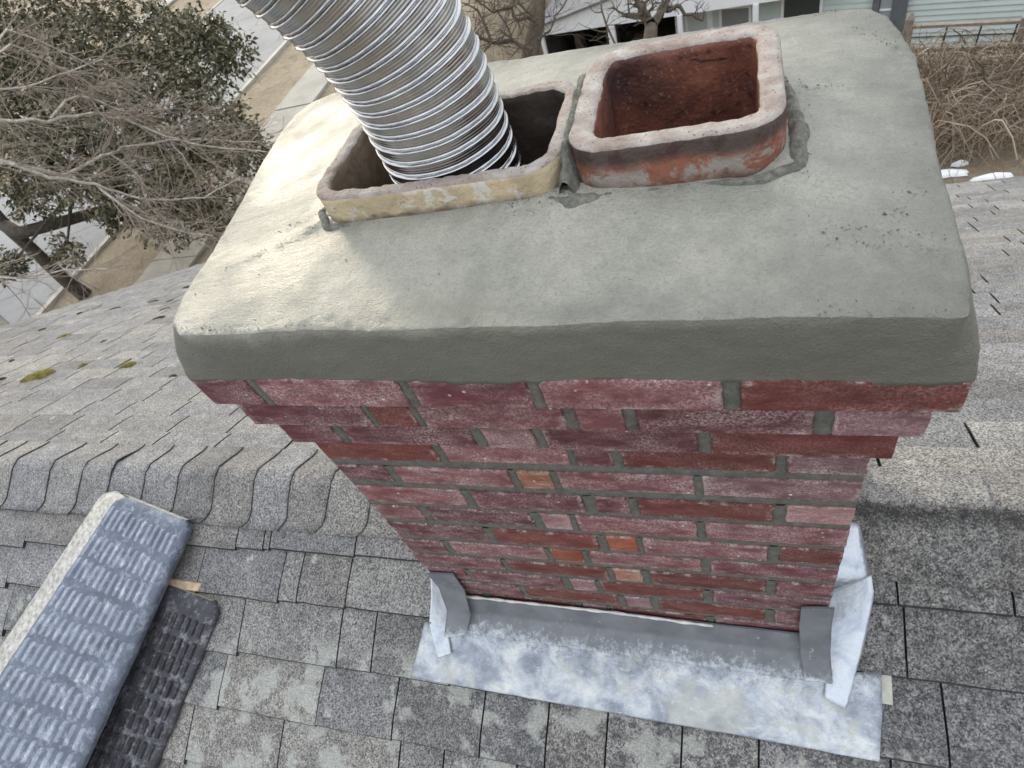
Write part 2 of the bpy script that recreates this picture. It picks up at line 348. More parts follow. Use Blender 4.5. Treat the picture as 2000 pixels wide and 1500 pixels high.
# snow left on the grass behind the eave
SNOW = simple('old_snow', (.80, .82, .85), .04, 3, .6, (12, .02))
for i, (cx, cy, rx, ry) in enumerate(((3.25, 7.80, .42, .10), (3.75, 7.62, .30, .07), (3.0, 8.02, .22, .05), (4.35, 7.62, .16, .08), (3.45, 7.98, .12, .04))):
    V = [(0, 0, .07)]; N = 28
    for rg, hh in ((.55, .06), (.85, .035), (1, -.03)):
        for k in range(N):
            a = 2 * math.pi * k / N; r = rg * (1 + .45 * nz(math.cos(a) * 1.7 + i * 9, math.sin(a) * 1.7, i)); V.append((r * rx * .8 * math.cos(a), r * ry * .65 * math.sin(a), hh * .7))
    F = [(0, 1 + k, 1 + (k + 1) % N) for k in range(N)]
    for q in range(2): F += [(1 + q * N + k, 1 + (q + 1) * N + k, 1 + (q + 1) * N + (k + 1) % N, 1 + q * N + (k + 1) % N) for k in range(N)]
    o = mesh_obj('snow_patch', V, F, SNOW, smooth=True); o.location = (cx, cy, GZ + .05)
    tag(o, ('widest white snow patch just past the right roof edge, against the crown', 'long white snow patch second from the crown along the right roof edge', 'white snow patch farthest from the eave, half behind the crown corner',
            'rounded white snow patch at the right end of the eave by the picture edge', 'smallest sliver of snow lying between the larger patches beyond the eave')[i], 'snow', 'snow patches beyond the eave')

# ------------------------------------------------------------------ the roof
roof = empty('house_roof', (0, RY, RZ), label='grey asphalt shingle gable roof running under the brick chimney, stained black on the right', cat='roof')
RO = Vector((0, RY, RZ))
mb = MB()
def rp(p): return tuple(Vector(p) - RO)
FEX = -1.6
mb.hexa([rp(front(RAKE, FEX, -.05)), rp(front(XR, FEX, -.05)), rp(front(XR, SR, -.05)), rp(front(RAKE, SR, -.05)),
         rp(front(RAKE, FEX, -.004)), rp(front(XR, FEX, -.004)), rp(front(XR, SR, -.004)), rp(front(RAKE, SR, -.004))])
mb.build('near_deck', DECK, roof)
mb = MB()
mb.hexa([rp(back(RAKE, 0, -.05)), rp(back(XR, 0, -.05)), rp(back(XR, EAVE, -.05)), rp(back(RAKE, EAVE, -.05)),
         rp(back(RAKE, 0, -.004)), rp(back(XR, 0, -.004)), rp(back(XR, EAVE, -.004)), rp(back(RAKE, EAVE, -.004))])
mb.build('far_deck', DECK, roof)
# shingles --------------------------------------------------------
def tab_mesh(pf, x0, x1, s0, s1, lift=0.0, seed=0, hb=.0095, slant0=0, slant1=0, nseg=5):
    """one tab: butt edge at s0 (downslope), tucked under at s1; pf maps (x, s, h) to space"""
    V = []; F = []; fm = []; up = 1 if s1 > s0 else -1
    for j in range(nseg + 1):
        t = j / nseg; x = lerp(x0, x1, t); jit = .0022 * nz(x * 30, s0 * 9, seed)
        xa = x + (slant0 if j == 0 else slant1 if j == nseg else lerp(slant0, slant1, t))
        lf = lift * (t if seed % 2 else 1 - t)
        V += [rp(pf(x, s0 - up * (jit + .0052 + .0015 * nz(x * 60, seed, 4)), hb - .0105 + lf)), rp(pf(x, s0 - up * jit, hb + lf)), rp(pf(x, lerp(s0, s1, .25), hb - .0008 + lf * .4)), rp(pf(xa, s1, .0008))]
    for j in range(nseg):
        a = 4 * j; b = a + 4
        F += [(a, b, b + 1, a + 1), (a + 1, b + 1, b + 2, a + 2), (a + 2, b + 2, b + 3, a + 3)]; fm += [1, 0, 0]
    F += [(0, 1, 2, 3), tuple(4 * nseg + q for q in (3, 2, 1, 0))]; fm += [1, 1]
    if up < 0: F = [tuple(reversed(f)) for f in F]
    return V, F, fm
tints = [(1, 1, 1), (1.12, 1.12, 1.1), (.88, .9, .93), (1.05, 1.06, 1.1), (.8, .8, .8), (1.2, 1.18, 1.12), (.94, .92, .9)]
tabs = []     # (dist, front?, args, tint)
CUTS = {0: (.145, .100, [-1.598, -1.3, -1.05, -.716, -.62, -.598, -.32, -.02, .30, .62, .923, 1.11, 1.4]),
        1: (.100, -.032, [-1.644, -1.36, -1.1, -.835, -.547, -.486, -.332, -.03, .27, .60, .931, 1.23, 1.5]),
        2: (-.032, -.178, [-1.86, -1.61, -1.33, -.98, -.659, -.339, -.237, -.02, .3, .66, .99, 1.28, 1.55]),
        3: (-.178, -.32, [-1.9, -1.6, -1.3, -1.0, -.70, -.381, -.162, .068, .224, .357, .514, .663, .894, 1.17, 1.44]),
        4: (-.32, -.465, [-1.8, -1.5, -1.1, -.784, -.482, -.137, -.021, .16, .42, .60, .80, 1.06, 1.3, 1.6])}
for r in range(5, 14): 
    s_top = -.465 - (r - 5) * .145; off = random.uniform(0, .27)
    CUTS[r] = (s_top, s_top - .145, [x + off for x in np.arange(-1.9, 1.8, .27)])
for r, (st_, sb_, xs_) in CUTS.items():
    xs_ = list(np.arange(xs_[0] - .27 * 11, xs_[0] - .1, .27)) + list(xs_) ; xs_ += list(np.arange(xs_[-1] + .27, XR, .27))
    xs_ = [x for x in xs_ if x > RAKE - .02]; xs_[0] = RAKE - .02
    for a, b in zip(xs_[:-1], xs_[1:]):
        gap = .0042; xm = (a + b) / 2; w_ = wob(xm)
        half = (r == 1 and abs(a + .486) < .01)
        p = front(xm, (st_ + sb_) / 2)
        sl = (.004 if r % 2 else -.004)
        tabs.append((( p - CAM).length, front, (a + gap / 2, b - gap / 2, sb_ + w_, st_ + w_ + (.07 if r == 0 else .03), (.004 if random.random() < .08 else 0), random.randint(0, 99), .0150, sl, sl)))
nrow = int(EAVE / .13)
for r in range(nrow + 1):
    s_up = .09 + r * .13; s_dn = min(s_up + .13, EAVE + .02); off = random.choice((0, .09, .135, .18)) + random.uniform(-.03, .03)
    x = RAKE - .03; edge = [x]; x += .1 + off
    while x < XR: edge.append(x); x += .272 + random.uniform(-.03, .03)
    edge.append(XR)
    for a, b in zip(edge[:-1], edge[1:]):
        p = back((a + b) / 2, (s_up + s_dn) / 2)
        if (a + b) / 2 > -.25 and (a + b) / 2 < .75 and s_dn < .28: continue
        tabs.append(((p - CAM).length, back, (a + .0038, b - .0038, s_dn, s_up - .03, (.004 if random.random() < .15 else 0), random.randint(0, 99), .0135, 0, 0)))
def inview(p):
    d = p - CAM; zc = d.dot(fwd)
    if zc < .05: return False
    u = 1000 + 1215 * d.dot(right) / zc; vv = 750 + 1215 * d.dot(down) / zc
    if not (-60 < u < 2060 and -60 < vv < 1560): return False
    # roughly what the chimney hides
    if 480 < u < 1700 and 60 < vv < 800: return False
    if 880 < u < 1600 and vv < 1250: return False
    return True
def tcen(t): a = t[2]; return t[1]((a[0] + a[1]) / 2, (a[2] + a[3]) / 2)
vis = sorted([t for t in tabs if inview(tcen(t))], key=lambda t: t[0]); rest = [t for t in tabs if not inview(tcen(t))] + vis[298:]
for t in vis[:298]:
    V, F, fm = tab_mesh(t[1], *t[2]); o = mesh_obj('shingle', V, F, None, roof, mats=[SHINGLE, SH_EDGE], fmat=fm)
    tn = random.choice(tints); o.color = (*tn, 1)
mb = MB()
for t in rest:
    V, F, fm = tab_mesh(t[1], *t[2], nseg=1) if len(t[2]) < 10 else None; b = len(mb.V); mb.V += V; mb.F += [tuple(i + b for i in f) for f in F]; mb.m += fm
o = mb.build('shingle_field', None, roof, mats=[SHINGLE, SH_EDGE]); o['kind'] = 'stuff'
# ridge caps ------------------------------------------------------
ridge_x = [-1.96, -1.84, -1.73, -1.537, -1.384, -1.255, -1.112, -.974, -.828, -.678, -.55, -.418, -.29, -.15, -.02, .12, .26, .40, .54, .66, .78, .90, 1.10, 1.26, 1.40]
ridge_x = [ridge_x[0] - .14 * k for k in range(19, 0, -1)] + ridge_x + [ridge_x[-1] + .14 * k for k in range(1, 27)]
def ridge_pt(x, q, h):
    """q: distance along the bent cap, negative on the near slope; rounded crest"""
    w_ = interp(x, [-3, -1.75, -.9, 0], [-.03, -.022, -.006, 0])
    Rr = .024; half = R(26.5 + 28) / 2 * Rr
    ang_f, ang_b = R(26.5), R(28)
    # arc centre so that the arc is tangent to both slopes
    T = Rr * math.tan((ang_f + ang_b) / 2)
    if q < -half:
        s = -(q + half); return front(x, SR - T - s + w_ * .3, h)
    if q > half:
        s = q - half; return back(x, T + s, h)
    a = lerp(-ang_f, ang_b, (q + half) / (2 * half)); C0 = front(x, SR - T, 0) - NF * Rr
    return C0 + Vector((0, math.sin(a), math.cos(a))) * (Rr + h)
QF, QB = -.150, .125
for i in range(len(ridge_x) - 1):
    xa, xb = ridge_x[i], ridge_x[i + 1]
    if xb > -.01 and xa < .77: continue
    N = 15; V = []; F = []; fm = []; sk = random.uniform(-.006, .006); qf = QF + random.uniform(-.004, .004); lift = .006 if abs(xa + 1.384) < .01 else 0
    for j in range(N):
        q = lerp(qf, QB, j / (N - 1)); clip = -.030 * max(0, (qf + .035 - q) / .035) ** 1.5 - .012 * max(0, (q - QB + .03) / .03)
        skew = .0 if q > -.02 else .0
        bow = .004 * math.sin((q + .15) * 18 + i)
        xr_ = xb + clip + sk * (q / .15) + bow; wv = .002 * nz(q * 40, i, 0)
        hb = .0175 + .0008 * nz(q * 14, i * 3.1, 0) + lift * max(0, 1 - abs(q - .02) / .06)
        V += [rp(ridge_pt(xa - .03, q, .0128)), rp(ridge_pt(xr_ - .012, q, hb - .0003)), rp(ridge_pt(xr_ + wv, q, hb)), rp(ridge_pt(xr_ + wv, q, hb - .005))]
    for j in range(N - 1):
        a = 4 * j; b = a + 4
        F += [(a, a + 1, b + 1, b), (a + 1, a + 2, b + 2, b + 1), (a + 2, a + 3, b + 3, b + 2)]; fm += [0, 0, 1]
    # butt ends of the cap at its two lower edges
    for a in (0, 4 * (N - 1)):
        b0 = len(V); q = qf if a == 0 else QB
        V += [rp(ridge_pt(xa - .03, q, .004)), rp(ridge_pt(ridge_x[i + 1] - .05, q, .006)), rp(Vector(V[a + 2]) + RO - (NF if a == 0 else NB) * .010)]
        f1 = [(a, a + 1, b0 + 1, b0), (a + 1, a + 2, b0 + 2, b0 + 1)]
        F += f1 if a else [tuple(reversed(f)) for f in f1]; fm += [1, 1]
    F = [tuple(f) for f in F]
    o = mesh_obj('ridge_shingle', V, F, None, roof, mats=[SHINGLE, SH_EDGE], fmat=fm)
    for p_, fmx in zip(o.data.polygons, fm): p_.use_smooth = (fmx == 0)
    tn = random.choice(tints); o.color = (*tn, 1)
# barge board and gutterless eave board, walls of the house below
TRIM = simple('painted_trim', (.55, .55, .52), .1, 4, .6)
mb = MB(); mb.hexa([rp(back(RAKE - .05, -.0, -.19)), rp(back(RAKE, -.0, -.19)), rp(back(RAKE, EAVE, -.19)), rp(back(RAKE - .05, EAVE, -.19)), rp(back(RAKE - .05, 0, -.008)), rp(back(RAKE, 0, -.008)), rp(back(RAKE, EAVE, -.008)), rp(back(RAKE - .05, EAVE, -.008))]); mb.build('barge_board', TRIM, roof)
mb = MB(); e0 = back(0, EAVE); mb.box(RAKE, XR, e0.y - RY, e0.y - RY + .025, e0.z - RZ - .17, e0.z - RZ - .012); mb.build('eave_board', TRIM, roof)
mb = MB(); mb.box(RAKE + .3, XR - .3, front(0, -1.5).y - RY + .2, back(0, EAVE).y - RY - .35, GZ - RZ - .3, back(0, EAVE).z - RZ - .12); mb.build('house_wall', simple('house_wall_paint', (.5, .5, .46), .08, 3, .7), roof)

# moss cushions on the far slope
m = NT('moss', .95); v = m.pos(); m.color(m.ramp(m.noise(v, 40, 5, .7), [(.3, (.06, .05, .015)), (.5, (.17, .145, .03)), (.75, (.30, .26, .06))])); m.bump([(m.noise(v, 160, 4, .8), .01)]); MOSS = m.mat
m = NT('dry_moss', .95); v = m.pos(); m.color(m.ramp(m.noise(v, 40, 5, .7), [(.3, (.02, .017, .01)), (.7, (.075, .055, .025))])); m.bump([(m.noise(v, 160, 4, .8), .01)]); MOSSD = m.mat
mlist = [(-2.73, .79, .095, .036, 1), (-2.25, .905, .055, .022, 1), (-2.60, .93, .028, .014, 2), (-3.50, 1.49, .05, .018, 1), (-1.79, .75, .022, .012, 0), (-3.0, .76, .03, .012, 0), (-4.14, 2.10, .03, .012, 0),
         (-3.85, 2.17, .05, .013, 0), (-3.0, 1.80, .05, .015, 0), (-3.6, 2.30, .045, .013, 0), (-3.2, 2.03, .045, .012, 0), (-3.4, 2.28, .04, .012, 0), (-2.95, 1.34, .025, .01, 0), (-2.7, 2.2, .06, .013, 0), (-3.1, 2.55, .05, .013, 0), (-3.7, 2.75, .05, .013, 0),
         (-2.6, 1.95, .05, .013, 0), (-3.35, 1.05, .02, .01, 0), (-4.0, 1.7, .03, .01, 0), (-2.9, 2.9, .05, .013, 0), (-3.5, 3.1, .05, .013, 0)]
for i, (x, s, a, h, kd) in enumerate(mlist):
    V = [tuple(NB * h)]; F = []; N = 14; u = Vector((.25, CB, -SB)).normalized(); vv_ = NB.cross(u)
    for rg, hh in ((.5, .85), (.85, .5), (1.0, -.1)):
        for k in range(N):
            t = 2 * math.pi * k / N; q = rg * (1 + .35 * nz(math.cos(t) * 1.5, math.sin(t) * 1.5, i * 3.3)); V.append(tuple(u * (q * a * math.cos(t)) + vv_ * (q * a * .45 * math.sin(t)) + NB * (h * hh)))
    F = [(0, 1 + k, 1 + (k + 1) % N) for k in range(N)]
    for q in range(2): F += [(1 + q * N + k, 1 + (q + 1) * N + k, 1 + (q + 1) * N + (k + 1) % N, 1 + q * N + (k + 1) % N) for k in range(N)]
    o = mesh_obj('moss_cushion', V, F, MOSS if kd else MOSSD, smooth=True); o.location = back(x, s, .008)
    if i == 0: tag(o, 'largest yellow-green moss cushion, lowest of those on the left of the far roof slope', 'moss', 'moss cushions on the far roof slope')
    elif i == 1: tag(o, 'elongated yellow-green moss cushion nearest the chimney crown on the far slope', 'moss', 'moss cushions on the far roof slope')
    elif i == 2: tag(o, 'small round moss cushion just above the largest yellow one', 'moss', 'moss cushions on the far roof slope')
    elif i == 3: tag(o, 'olive moss cushion standing alone near the middle of the far slope', 'moss', 'moss cushions on the far roof slope')
    else: tag(o, 'small dark brown tuft of moss on a shingle edge of the far slope', 'moss', 'dark moss tufts on the far roof slope')

# ------------------------------------------------------------------ the chimney
W, D = .78, .475; P = .0677
ch = empty('brick_chimney', (W / 2, D / 2, ZF), label='red brick chimney with fresh grey mortar crown and two clay flues, astride the ridge', cat='chimney')
CO = Vector((W / 2, D / 2, ZF))
def cp(p): return tuple(Vector(p) - CO)
corb = {1: .047, 2: .032, 3: .016}
def row_geo(r):
    """z of the top and bottom edge of a course at its left and right end"""
    T = {1: (.012, -.010, -.044, -.056), 2: (-.0535, -.066, -.112, -.119), 3: (-.122, -.129, -.182, -.187), 4: (-.192, -.197, -.258, -.254),
         5: (-.275, -.269, -.328, -.324), 6: (-.345, -.338, -.405, -.390), 7: (-.413, -.401, -.470, -.458), 8: (-.484, -.470, -.546, -.526),
         9: (-.556, -.537, -.613, -.592), 10: (-.627, -.603, -.681, -.662), 11: (-.694, -.672, -.750, -.732), 12: (-.763, -.742, -.820, -.800)}
    k = max(0, r - 12); t = T[min(r, 12)]; e = .0028 if r > 3 else 0
    return (t[0] - k * .068 - (e if r > 4 else 0), t[1] - k * .068 - (e if r > 4 else 0), t[2] - k * .068 + e, t[3] - k * .068 + e)
JOINTS = {1: [.046, .062, .262, .276, .42, .434, .621, .638], 2: [.172, .181, .241, .252, .442, .458, .512, .527, .709, .728], 3: [.076, .092, .295, .314, .384, .398, .589, .605],
          4: [.206, .220, .412, .422, .473, .487, .679, .692], 5: [.092, .109, .306, .320, .372, .383, .577, .588], 6: [.201, .219, .407, .426, .478, .492, .679, .696],
          7: [.093, .109, .305, .323, .372, .384, .572, .586], 8: [.196, .213, .405, .422, .473, .483, .675, .692], 9: [.082, .098, .295, .307, .365, .378, .572, .588],
          10: [.187, .200, .400, .413, .464, .479, .676, .693], 11: [.081, .096, .295, .315, .366, .375, .569, .586], 12: [.187, .199, .398, .415, .465, .482, .677, .695]}
def xend(r):
    if r == 1: return -.043, .827
    if r == 2: return -.030, .812
    if r == 3: return -.015, .796
    return interp(r, [4, 7, 8, 10, 12], [0, 0, -.004, -.012, -.012]), .78
# clay colours
PU = (.108, .029, .036, .8); PK = (.170, .060, .064, 1.0); RD = (.120, .024, .017, .3); OR = (.24, .055, .022, .25); PL = (.25, .13, .13, 1.0); DU = (.17, .085, .095, 1.0); PO = (.28, .11, .06, 1.0)
BC = {1: [PU, PK, PU, PK, RD], 2: [PU, RD, PK, PK, PU, DU], 3: [PU, PU, PL, PU, RD], 4: [RD, PK, PU, RD, DU], 5: [PU, PK, PO, PK, DU], 6: [PK, PU, PU, RD, PL], 7: [PK, PU, PL, PK, PK],
      8: [PU, RD, OR, PK, RD], 9: [PU, PK, OR, PK, PU], 10: [PU, RD, PO, RD, PU], 11: [PU, PU, DU, RD, PU], 12: [PU, RD, DU, RD, PU]}
def brick_front(r, x0, x1, depth, cc, seed):
    """brick whose exposed face looks to -y; ragged arrises"""
    zl0, zr0, zl1, zr1 = row_geo(r); xa, xb = xend(r)
    nx_, nz_ = 26, 6; V = []; F = []
    L = x1 - x0; yj = random.uniform(-.0012, .0012); rag = random.uniform(.6, 1.7)
    for j in range(nz_ + 1):
        for i in range(nx_ + 1):
            u, t = i / nx_, j / nz_; u = (0, .0016 / L)[i] if i < 2 else (1 - .0016 / L if i == nx_ - 1 else 1 if i == nx_ else u); t = (0, .03, .22, .5, .78, .97, 1)[j]; x = lerp(x0, x1, u); f = (x - xa) / (xb - xa); zb = lerp(zl1, zr1, f); zt = lerp(zl0, zr0, f); z = lerp(zb, zt, t)
            eu = min(u, 1 - u) * L; et = min(t, 1 - t) * (zt - zb)
            y = -cc + yj + .0006 * nz(x * 25, z * 60, seed)
            if i in (0, nx_): y += .0022; x += (.0024 * nz(z * 70, seed, 1) * rag)
            if j in (0, nz_): y += .0022; z += (.0022 * nz(x * 55, seed, 2) * rag + .0012 * nz(x * 160, seed, 3))
            V.append((x, y, z))
    n = nx_ + 1
    for j in range(nz_):
        for i in range(nx_): F.append((j * n + i, j * n + i + 1, (j + 1) * n + i + 1, (j + 1) * n + i))
    # back rim
    edge = [i for i in range(n)] + [j * n + nx_ for j in range(1, nz_ + 1)] + [nz_ * n + i for i in range(nx_ - 1, -1, -1)] + [j * n for j in range(nz_ - 1, 0, -1)]
    b = len(V); V += [(V[e][0], -cc + depth, V[e][2]) for e in edge]
    for k in range(len(edge)):
        k2 = (k + 1) % len(edge); F.append((edge[k2], edge[k], b + k, b + k2))
    F.append(tuple(b + k for k in range(len(edge)))[::-1] if False else tuple(b + k for k in range(len(edge))))
    return V, F
nb = 0
for r in range(1, 15):
    cc = corb.get(r, 0); xa, xb = xend(r); J = JOINTS.get(r, JOINTS[11 if r % 2 else 12]); zl0, zr0, zl1, zr1 = row_geo(r)
    ends = [xa] + J + [xb]; cols = BC.get(r, BC[12])
    header_left = r % 2 == 1
    nbk = len(ends) // 2
    for k in range(nbk):
        x0, x1 = ends[2 * k], ends[2 * k + 1]; dep = .095
        if k == 0 and header_left: dep = .195
        if k == nbk - 1 and not header_left: dep = .195
        V, F = brick_front(r, x0, x1, dep, cc, nb); nb += 1
        o = mesh_obj('brick', [cp(q) for q in V], F, BRICK, ch)
        at = o.data.attributes.new('arris', 'FLOAT', 'POINT')
        for j_ in range(7):
            for i_ in range(27): at.data[j_ * 27 + i_].value = 1.0 if (j_ in (0, 1, 5, 6) or i_ in (0, 1, 25, 26)) else .0
        c = cols[k % len(cols)]; j = random.uniform(.88, 1.26); o.color = (c[0] * j, c[1] * j, c[2] * j, c[3])
    # side and rear bricks
    def side(x0, x1, y0, y1, z0, z1):
        mb = MB(); e = .003
        mb.hexa([cp(q) for q in ((x0, y0, z0), (x1, y0, z0), (x1, y1, z0), (x0, y1, z0), (x0, y0, z1), (x1, y0, z1), (x1, y1, z1), (x0, y1, z1))])
        o = mb.build('brick', BRICK, ch); c = random.choice([PU, PK, RD, PU, PK]); j = random.uniform(.85, 1.1); o.color = (c[0] * j, c[1] * j, c[2] * j, c[3])
    y1 = D + cc
    for sd in (0, 1):
        ys0 = -cc + (.195 if (header_left == (sd == 0)) else .095) + .012
        xx0, xx1 = (xa, xa + .092) if sd == 0 else (xb - .092, xb); zt = (zl0, zr0)[sd]; zb = (zl1, zr1)[sd]
        y = ys0
        while y < y1 - .1 - .02:
            ye = min(y + .195, y1 - .104); side(xx0, xx1, y, ye, zb, zt); y = ye + .012
    x = xa; first = True; nb_ = 4 if not header_left else 4
    ln = (xb - xa + .012) / nb_
    for k in range(nb_): side(xa + k * ln, xa + (k + 1) * ln - .012, y1 - .092, y1, max(zl1, zr1) - .008 if False else lerp(zl1, zr1, (k + .5) / nb_), lerp(zl0, zr0, (k + .5) / nb_))
# mortar core: a hollow ring per course level, set back behind the brick faces
mb = MB()
def ring(x0, x1, y0, y1, z0, z1, t=.10, tilt=(0, 0)):
    for (a, b, c, d) in ((x0, x1, y0, y0 + t), (x0, x1, y1 - t, y1), (x0, x0 + t, y0 + t, y1 - t), (x1 - t, x1, y0 + t, y1 - t)):
        mb.box(a, b, c, d, z0, z1)
rc = .0040
mb2 = []
for r in (1, 2, 3):
    cc = corb[r]; xa, xb = xend(r); zl0, zr0, zl1, zr1 = row_geo(r)
    for (a, b, c, d) in ((xa + rc, xb - rc, -cc + rc, -cc + .08), (xa + rc, xb - rc, D + cc - .08, D + cc - rc), (xa + rc, xa + .08, -cc + .08, D + cc - .08), (xb - .08, xb - rc, -cc + .08, D + cc - .08)):
        def zt(x): return lerp(zl0, zr0, (x - xa) / (xb - xa)) + (-.001 if r > 1 else -.002)
        def zb(x): return lerp(zl1, zr1, (x - xa) / (xb - xa)) + .0015
        mb.hexa([cp(q) for q in ((a, c, zb(a)), (b, c, zb(b)), (b, d, zb(b)), (a, d, zb(a)), (a, c, zt(a)), (b, c, zt(b)), (b, d, zt(b)), (a, d, zt(a)))])
# body core, front face slightly ragged grid
x0, x1 = .0025, W - .003
for (a, b, c, d) in ((x0, x1, rc, .09), (x0, x1, D - .09, D - rc), (x0, x0 + .09, .09, D - .09), (x1 - .09, x1, .09, D - .09)):
    mb.hexa([cp(q) for q in ((a - .010, c, -1.15), (b, c, -1.15), (b, d, -1.15), (a - .010, d, -1.15), (a - (.006 if a == x0 else 0), c, -.188), (b, c, -.188), (b, d, -.188), (a - (.006 if a == x0 else 0), d, -.188))])
mb.build('mortar_joint', MORTAR_JOINT, ch)
# raised ragged mortar in the upright joints of the front (smeared, proud by a hair)
def smear(x0, x1, zt0, zb0, y, seed):
    V = []; F = []; n = 6; k = 4
    for j in range(n + 1):
        z = lerp(zt0, zb0, j / n)
        for i in range(k + 1):
            x = lerp(x0, x1, i / k); 
            if i == 0: x += -.002 + .004 * nz(z * 60, seed, 1)
            if i == k: x += .002 + .004 * nz(z * 60, seed, 5)
            V.append((x, y + (.0035 if i in (0, k) else 0) + .0016 * nz(x * 70, z * 70, seed), z))
    for j in range(n):
        for i in range(k): a = j * (k + 1) + i; F.append((a, a + k + 1, a + k + 2, a + 1))
    return V, F
mb = MB()
for r in range(1, 15):
    J = JOINTS.get(r, JOINTS[11 if r % 2 else 12]); cc = corb.get(r, 0); xa, xb = xend(r); zl0, zr0, zl1, zr1 = row_geo(r)
    for k in range(0, len(J), 2):
        xm = (J[k] + J[k + 1]) / 2; f = (xm - xa) / (xb - xa); V, F = smear(J[k], J[k + 1], lerp(zl0, zr0, f) + (.004 if r > 4 else -.001), lerp(zl1, zr1, f) - (.004 if r > 3 else -.001), -cc + .0002, r * 7 + k); mb.add([cp(q) for q in V], F)
# bed joints as one ragged strip each
for r in range(4, 14):
    a = row_geo(r); b = row_geo(r + 1); xa, xb = xend(r); V = []; F = []; n = 90; k = 4
    for i in range(n + 1):
        f = i / n; x = lerp(xa + .001, xb - .001, f); zt = lerp(a[2], a[3], f); zb = lerp(b[0], b[1], f)
        for j in range(k + 1):
            z = lerp(zt + .0015, zb - .0015, j / k) + (.0025 * nz(x * 45, r, j * 9) if j in (0, k) else 0)
            V.append((x, (.0046 if j in (0, k) else .0014) + .0015 * nz(x * 60, z * 90, r), z))
    for i in range(n):
        for j in range(k): q = i * (k + 1) + j; F.append((q, q + 1, q + k + 2, q + k + 1))
    mb.add([cp(q) for q in V], F)
mb.build('pointing', MORTAR_JOINT, ch, smooth=True)

# ---- crown
OUT = [(.031, -.058), (.40, -.058), (.802, -.058), (.812, .0), (.815, .127), (.822, .233), (.827, .341), (.822, .406), (.815, .452), (.797, .482), (.768, .492), (.679, .505), (.469, .525), (.304, .539), (.238, .552), (.08, .550), (-.04, .545), (-.072, .527), (-.090, .493), (-.091, .42), (-.078, .32), (-.060, .225), (-.049, .152), (-.037, .081), (-.022, .02), (-.002, -.03)]
CX, CY = .40, .21
def resample(poly, angs):
    out = []
    n = len(poly)
    for a in angs:
        d = (math.cos(a), math.sin(a)); best = None
        for i in range(n):
            x1, y1 = poly[i][0] - CX, poly[i][1] - CY; x2, y2 = poly[(i + 1) % n][0] - CX, poly[(i + 1) % n][1] - CY
            den = d[0] * (y2 - y1) - d[1] * (x2 - x1)
            if abs(den) < 1e-12: continue
            t = (x1 * (y2 - y1) - y1 * (x2 - x1)) / den; s_ = (x1 * d[1] - y1 * d[0]) / den
            if t > 0 and -1e-9 <= s_ <= 1 + 1e-9 and (best is None or t < best): best = t
        out.append((CX + d[0] * best, CY + d[1] * best))
    return out
# even spacing along the outline
per = []; n = len(OUT)
for i in range(n):
    a, b = OUT[i], OUT[(i + 1) % n]; L = math.dist(a, b); k = max(1, int(L / .0045))
    for j in range(k): per.append((lerp(a[0], b[0], j / k), lerp(a[1], b[1], j / k)))
angs = [math.atan2(q[1] - CY, q[0] - CX) for q in per]
OUTr = per
BOT = resample([(-.044, -.047), (.828, -.047), (.830, .20), (.832, .50), (.80, .525), (-.06, .545), (-.085, .52), (-.060, .25)], angs)
INN = resample([(.160, .124), (.44, .122), (.475, .13), (.50, .122), (.665, .122), (.672, .13), (.672, .30), (.66, .313), (.49, .313), (.470, .290), (.18, .290), (.163, .28)], angs)
# soften the outline
for _ in range(2): OUTr = [((OUTr[i - 1][0] + 2 * OUTr[i][0] + OUTr[(i + 1) % len(OUTr)][0]) / 4, (OUTr[i - 1][1] + 2 * OUTr[i][1] + OUTr[(i + 1) % len(OUTr)][1]) / 4) for i in range(len(OUTr))]
N = len(OUTr)
def edge_z(x, y):
    zx = interp(x, [-.1, .014, .09, .26, .48, .66, .807], [.105, .105, .103, .099, .093, .091, .080]); zbk = interp(x, [-.1, .8], [.088, .084])
    t = min(1, max(0, (y + .047) / .15)); return lerp(zx, zbk, t)
def lump(x, y):      # trowel undulation, ridges and grit of the wash
    h = .0035 * nz(x, y, 3, 6) + .0018 * nz(x, y, 7, 17) + .0007 * nz(x, y, 1, 60)
    # scratch of dragged grit at the right
    for (ax, ay, bx, by, am, wd) in ((.700, .028, .795, .012, .0028, .004), (.712, .040, .80, .030, .0018, .003), (.765, .13, .80, .17, .0012, .002), (.03, .06, .155, .115, .0022, .010), (.70, .26, .73, .262, .002, .004), (.47, .11, .40, .100, .003, .008), (.68, .11, .72, .17, .003, .014)):
        dx, dy = bx - ax, by - ay; L2 = dx * dx + dy * dy; t = min(1, max(0, ((x - ax) * dx + (y - ay) * dy) / L2)); d = math.hypot(x - ax - t * dx, y - ay - t * dy)
        if d < 3 * wd: h += am * math.exp(-(d / wd) ** 2) * (.5 + 1.2 * abs(nz(x, y, 5, 130)))
    return h
V = []; rings = []
def addring(pts): rings.append(len(V)); V.extend(cp(q) for q in pts)
inner_b = [(lerp(b[0], CX, .25), lerp(b[1], CY, .25), lerp(row_geo(1)[0], row_geo(1)[1], (b[0] + .04) / .87) - .004) for b in BOT]
addring(inner_b)
def bz(x): return lerp(row_geo(1)[0], row_geo(1)[1], (x + .04) / .87) - .003
NS = 20
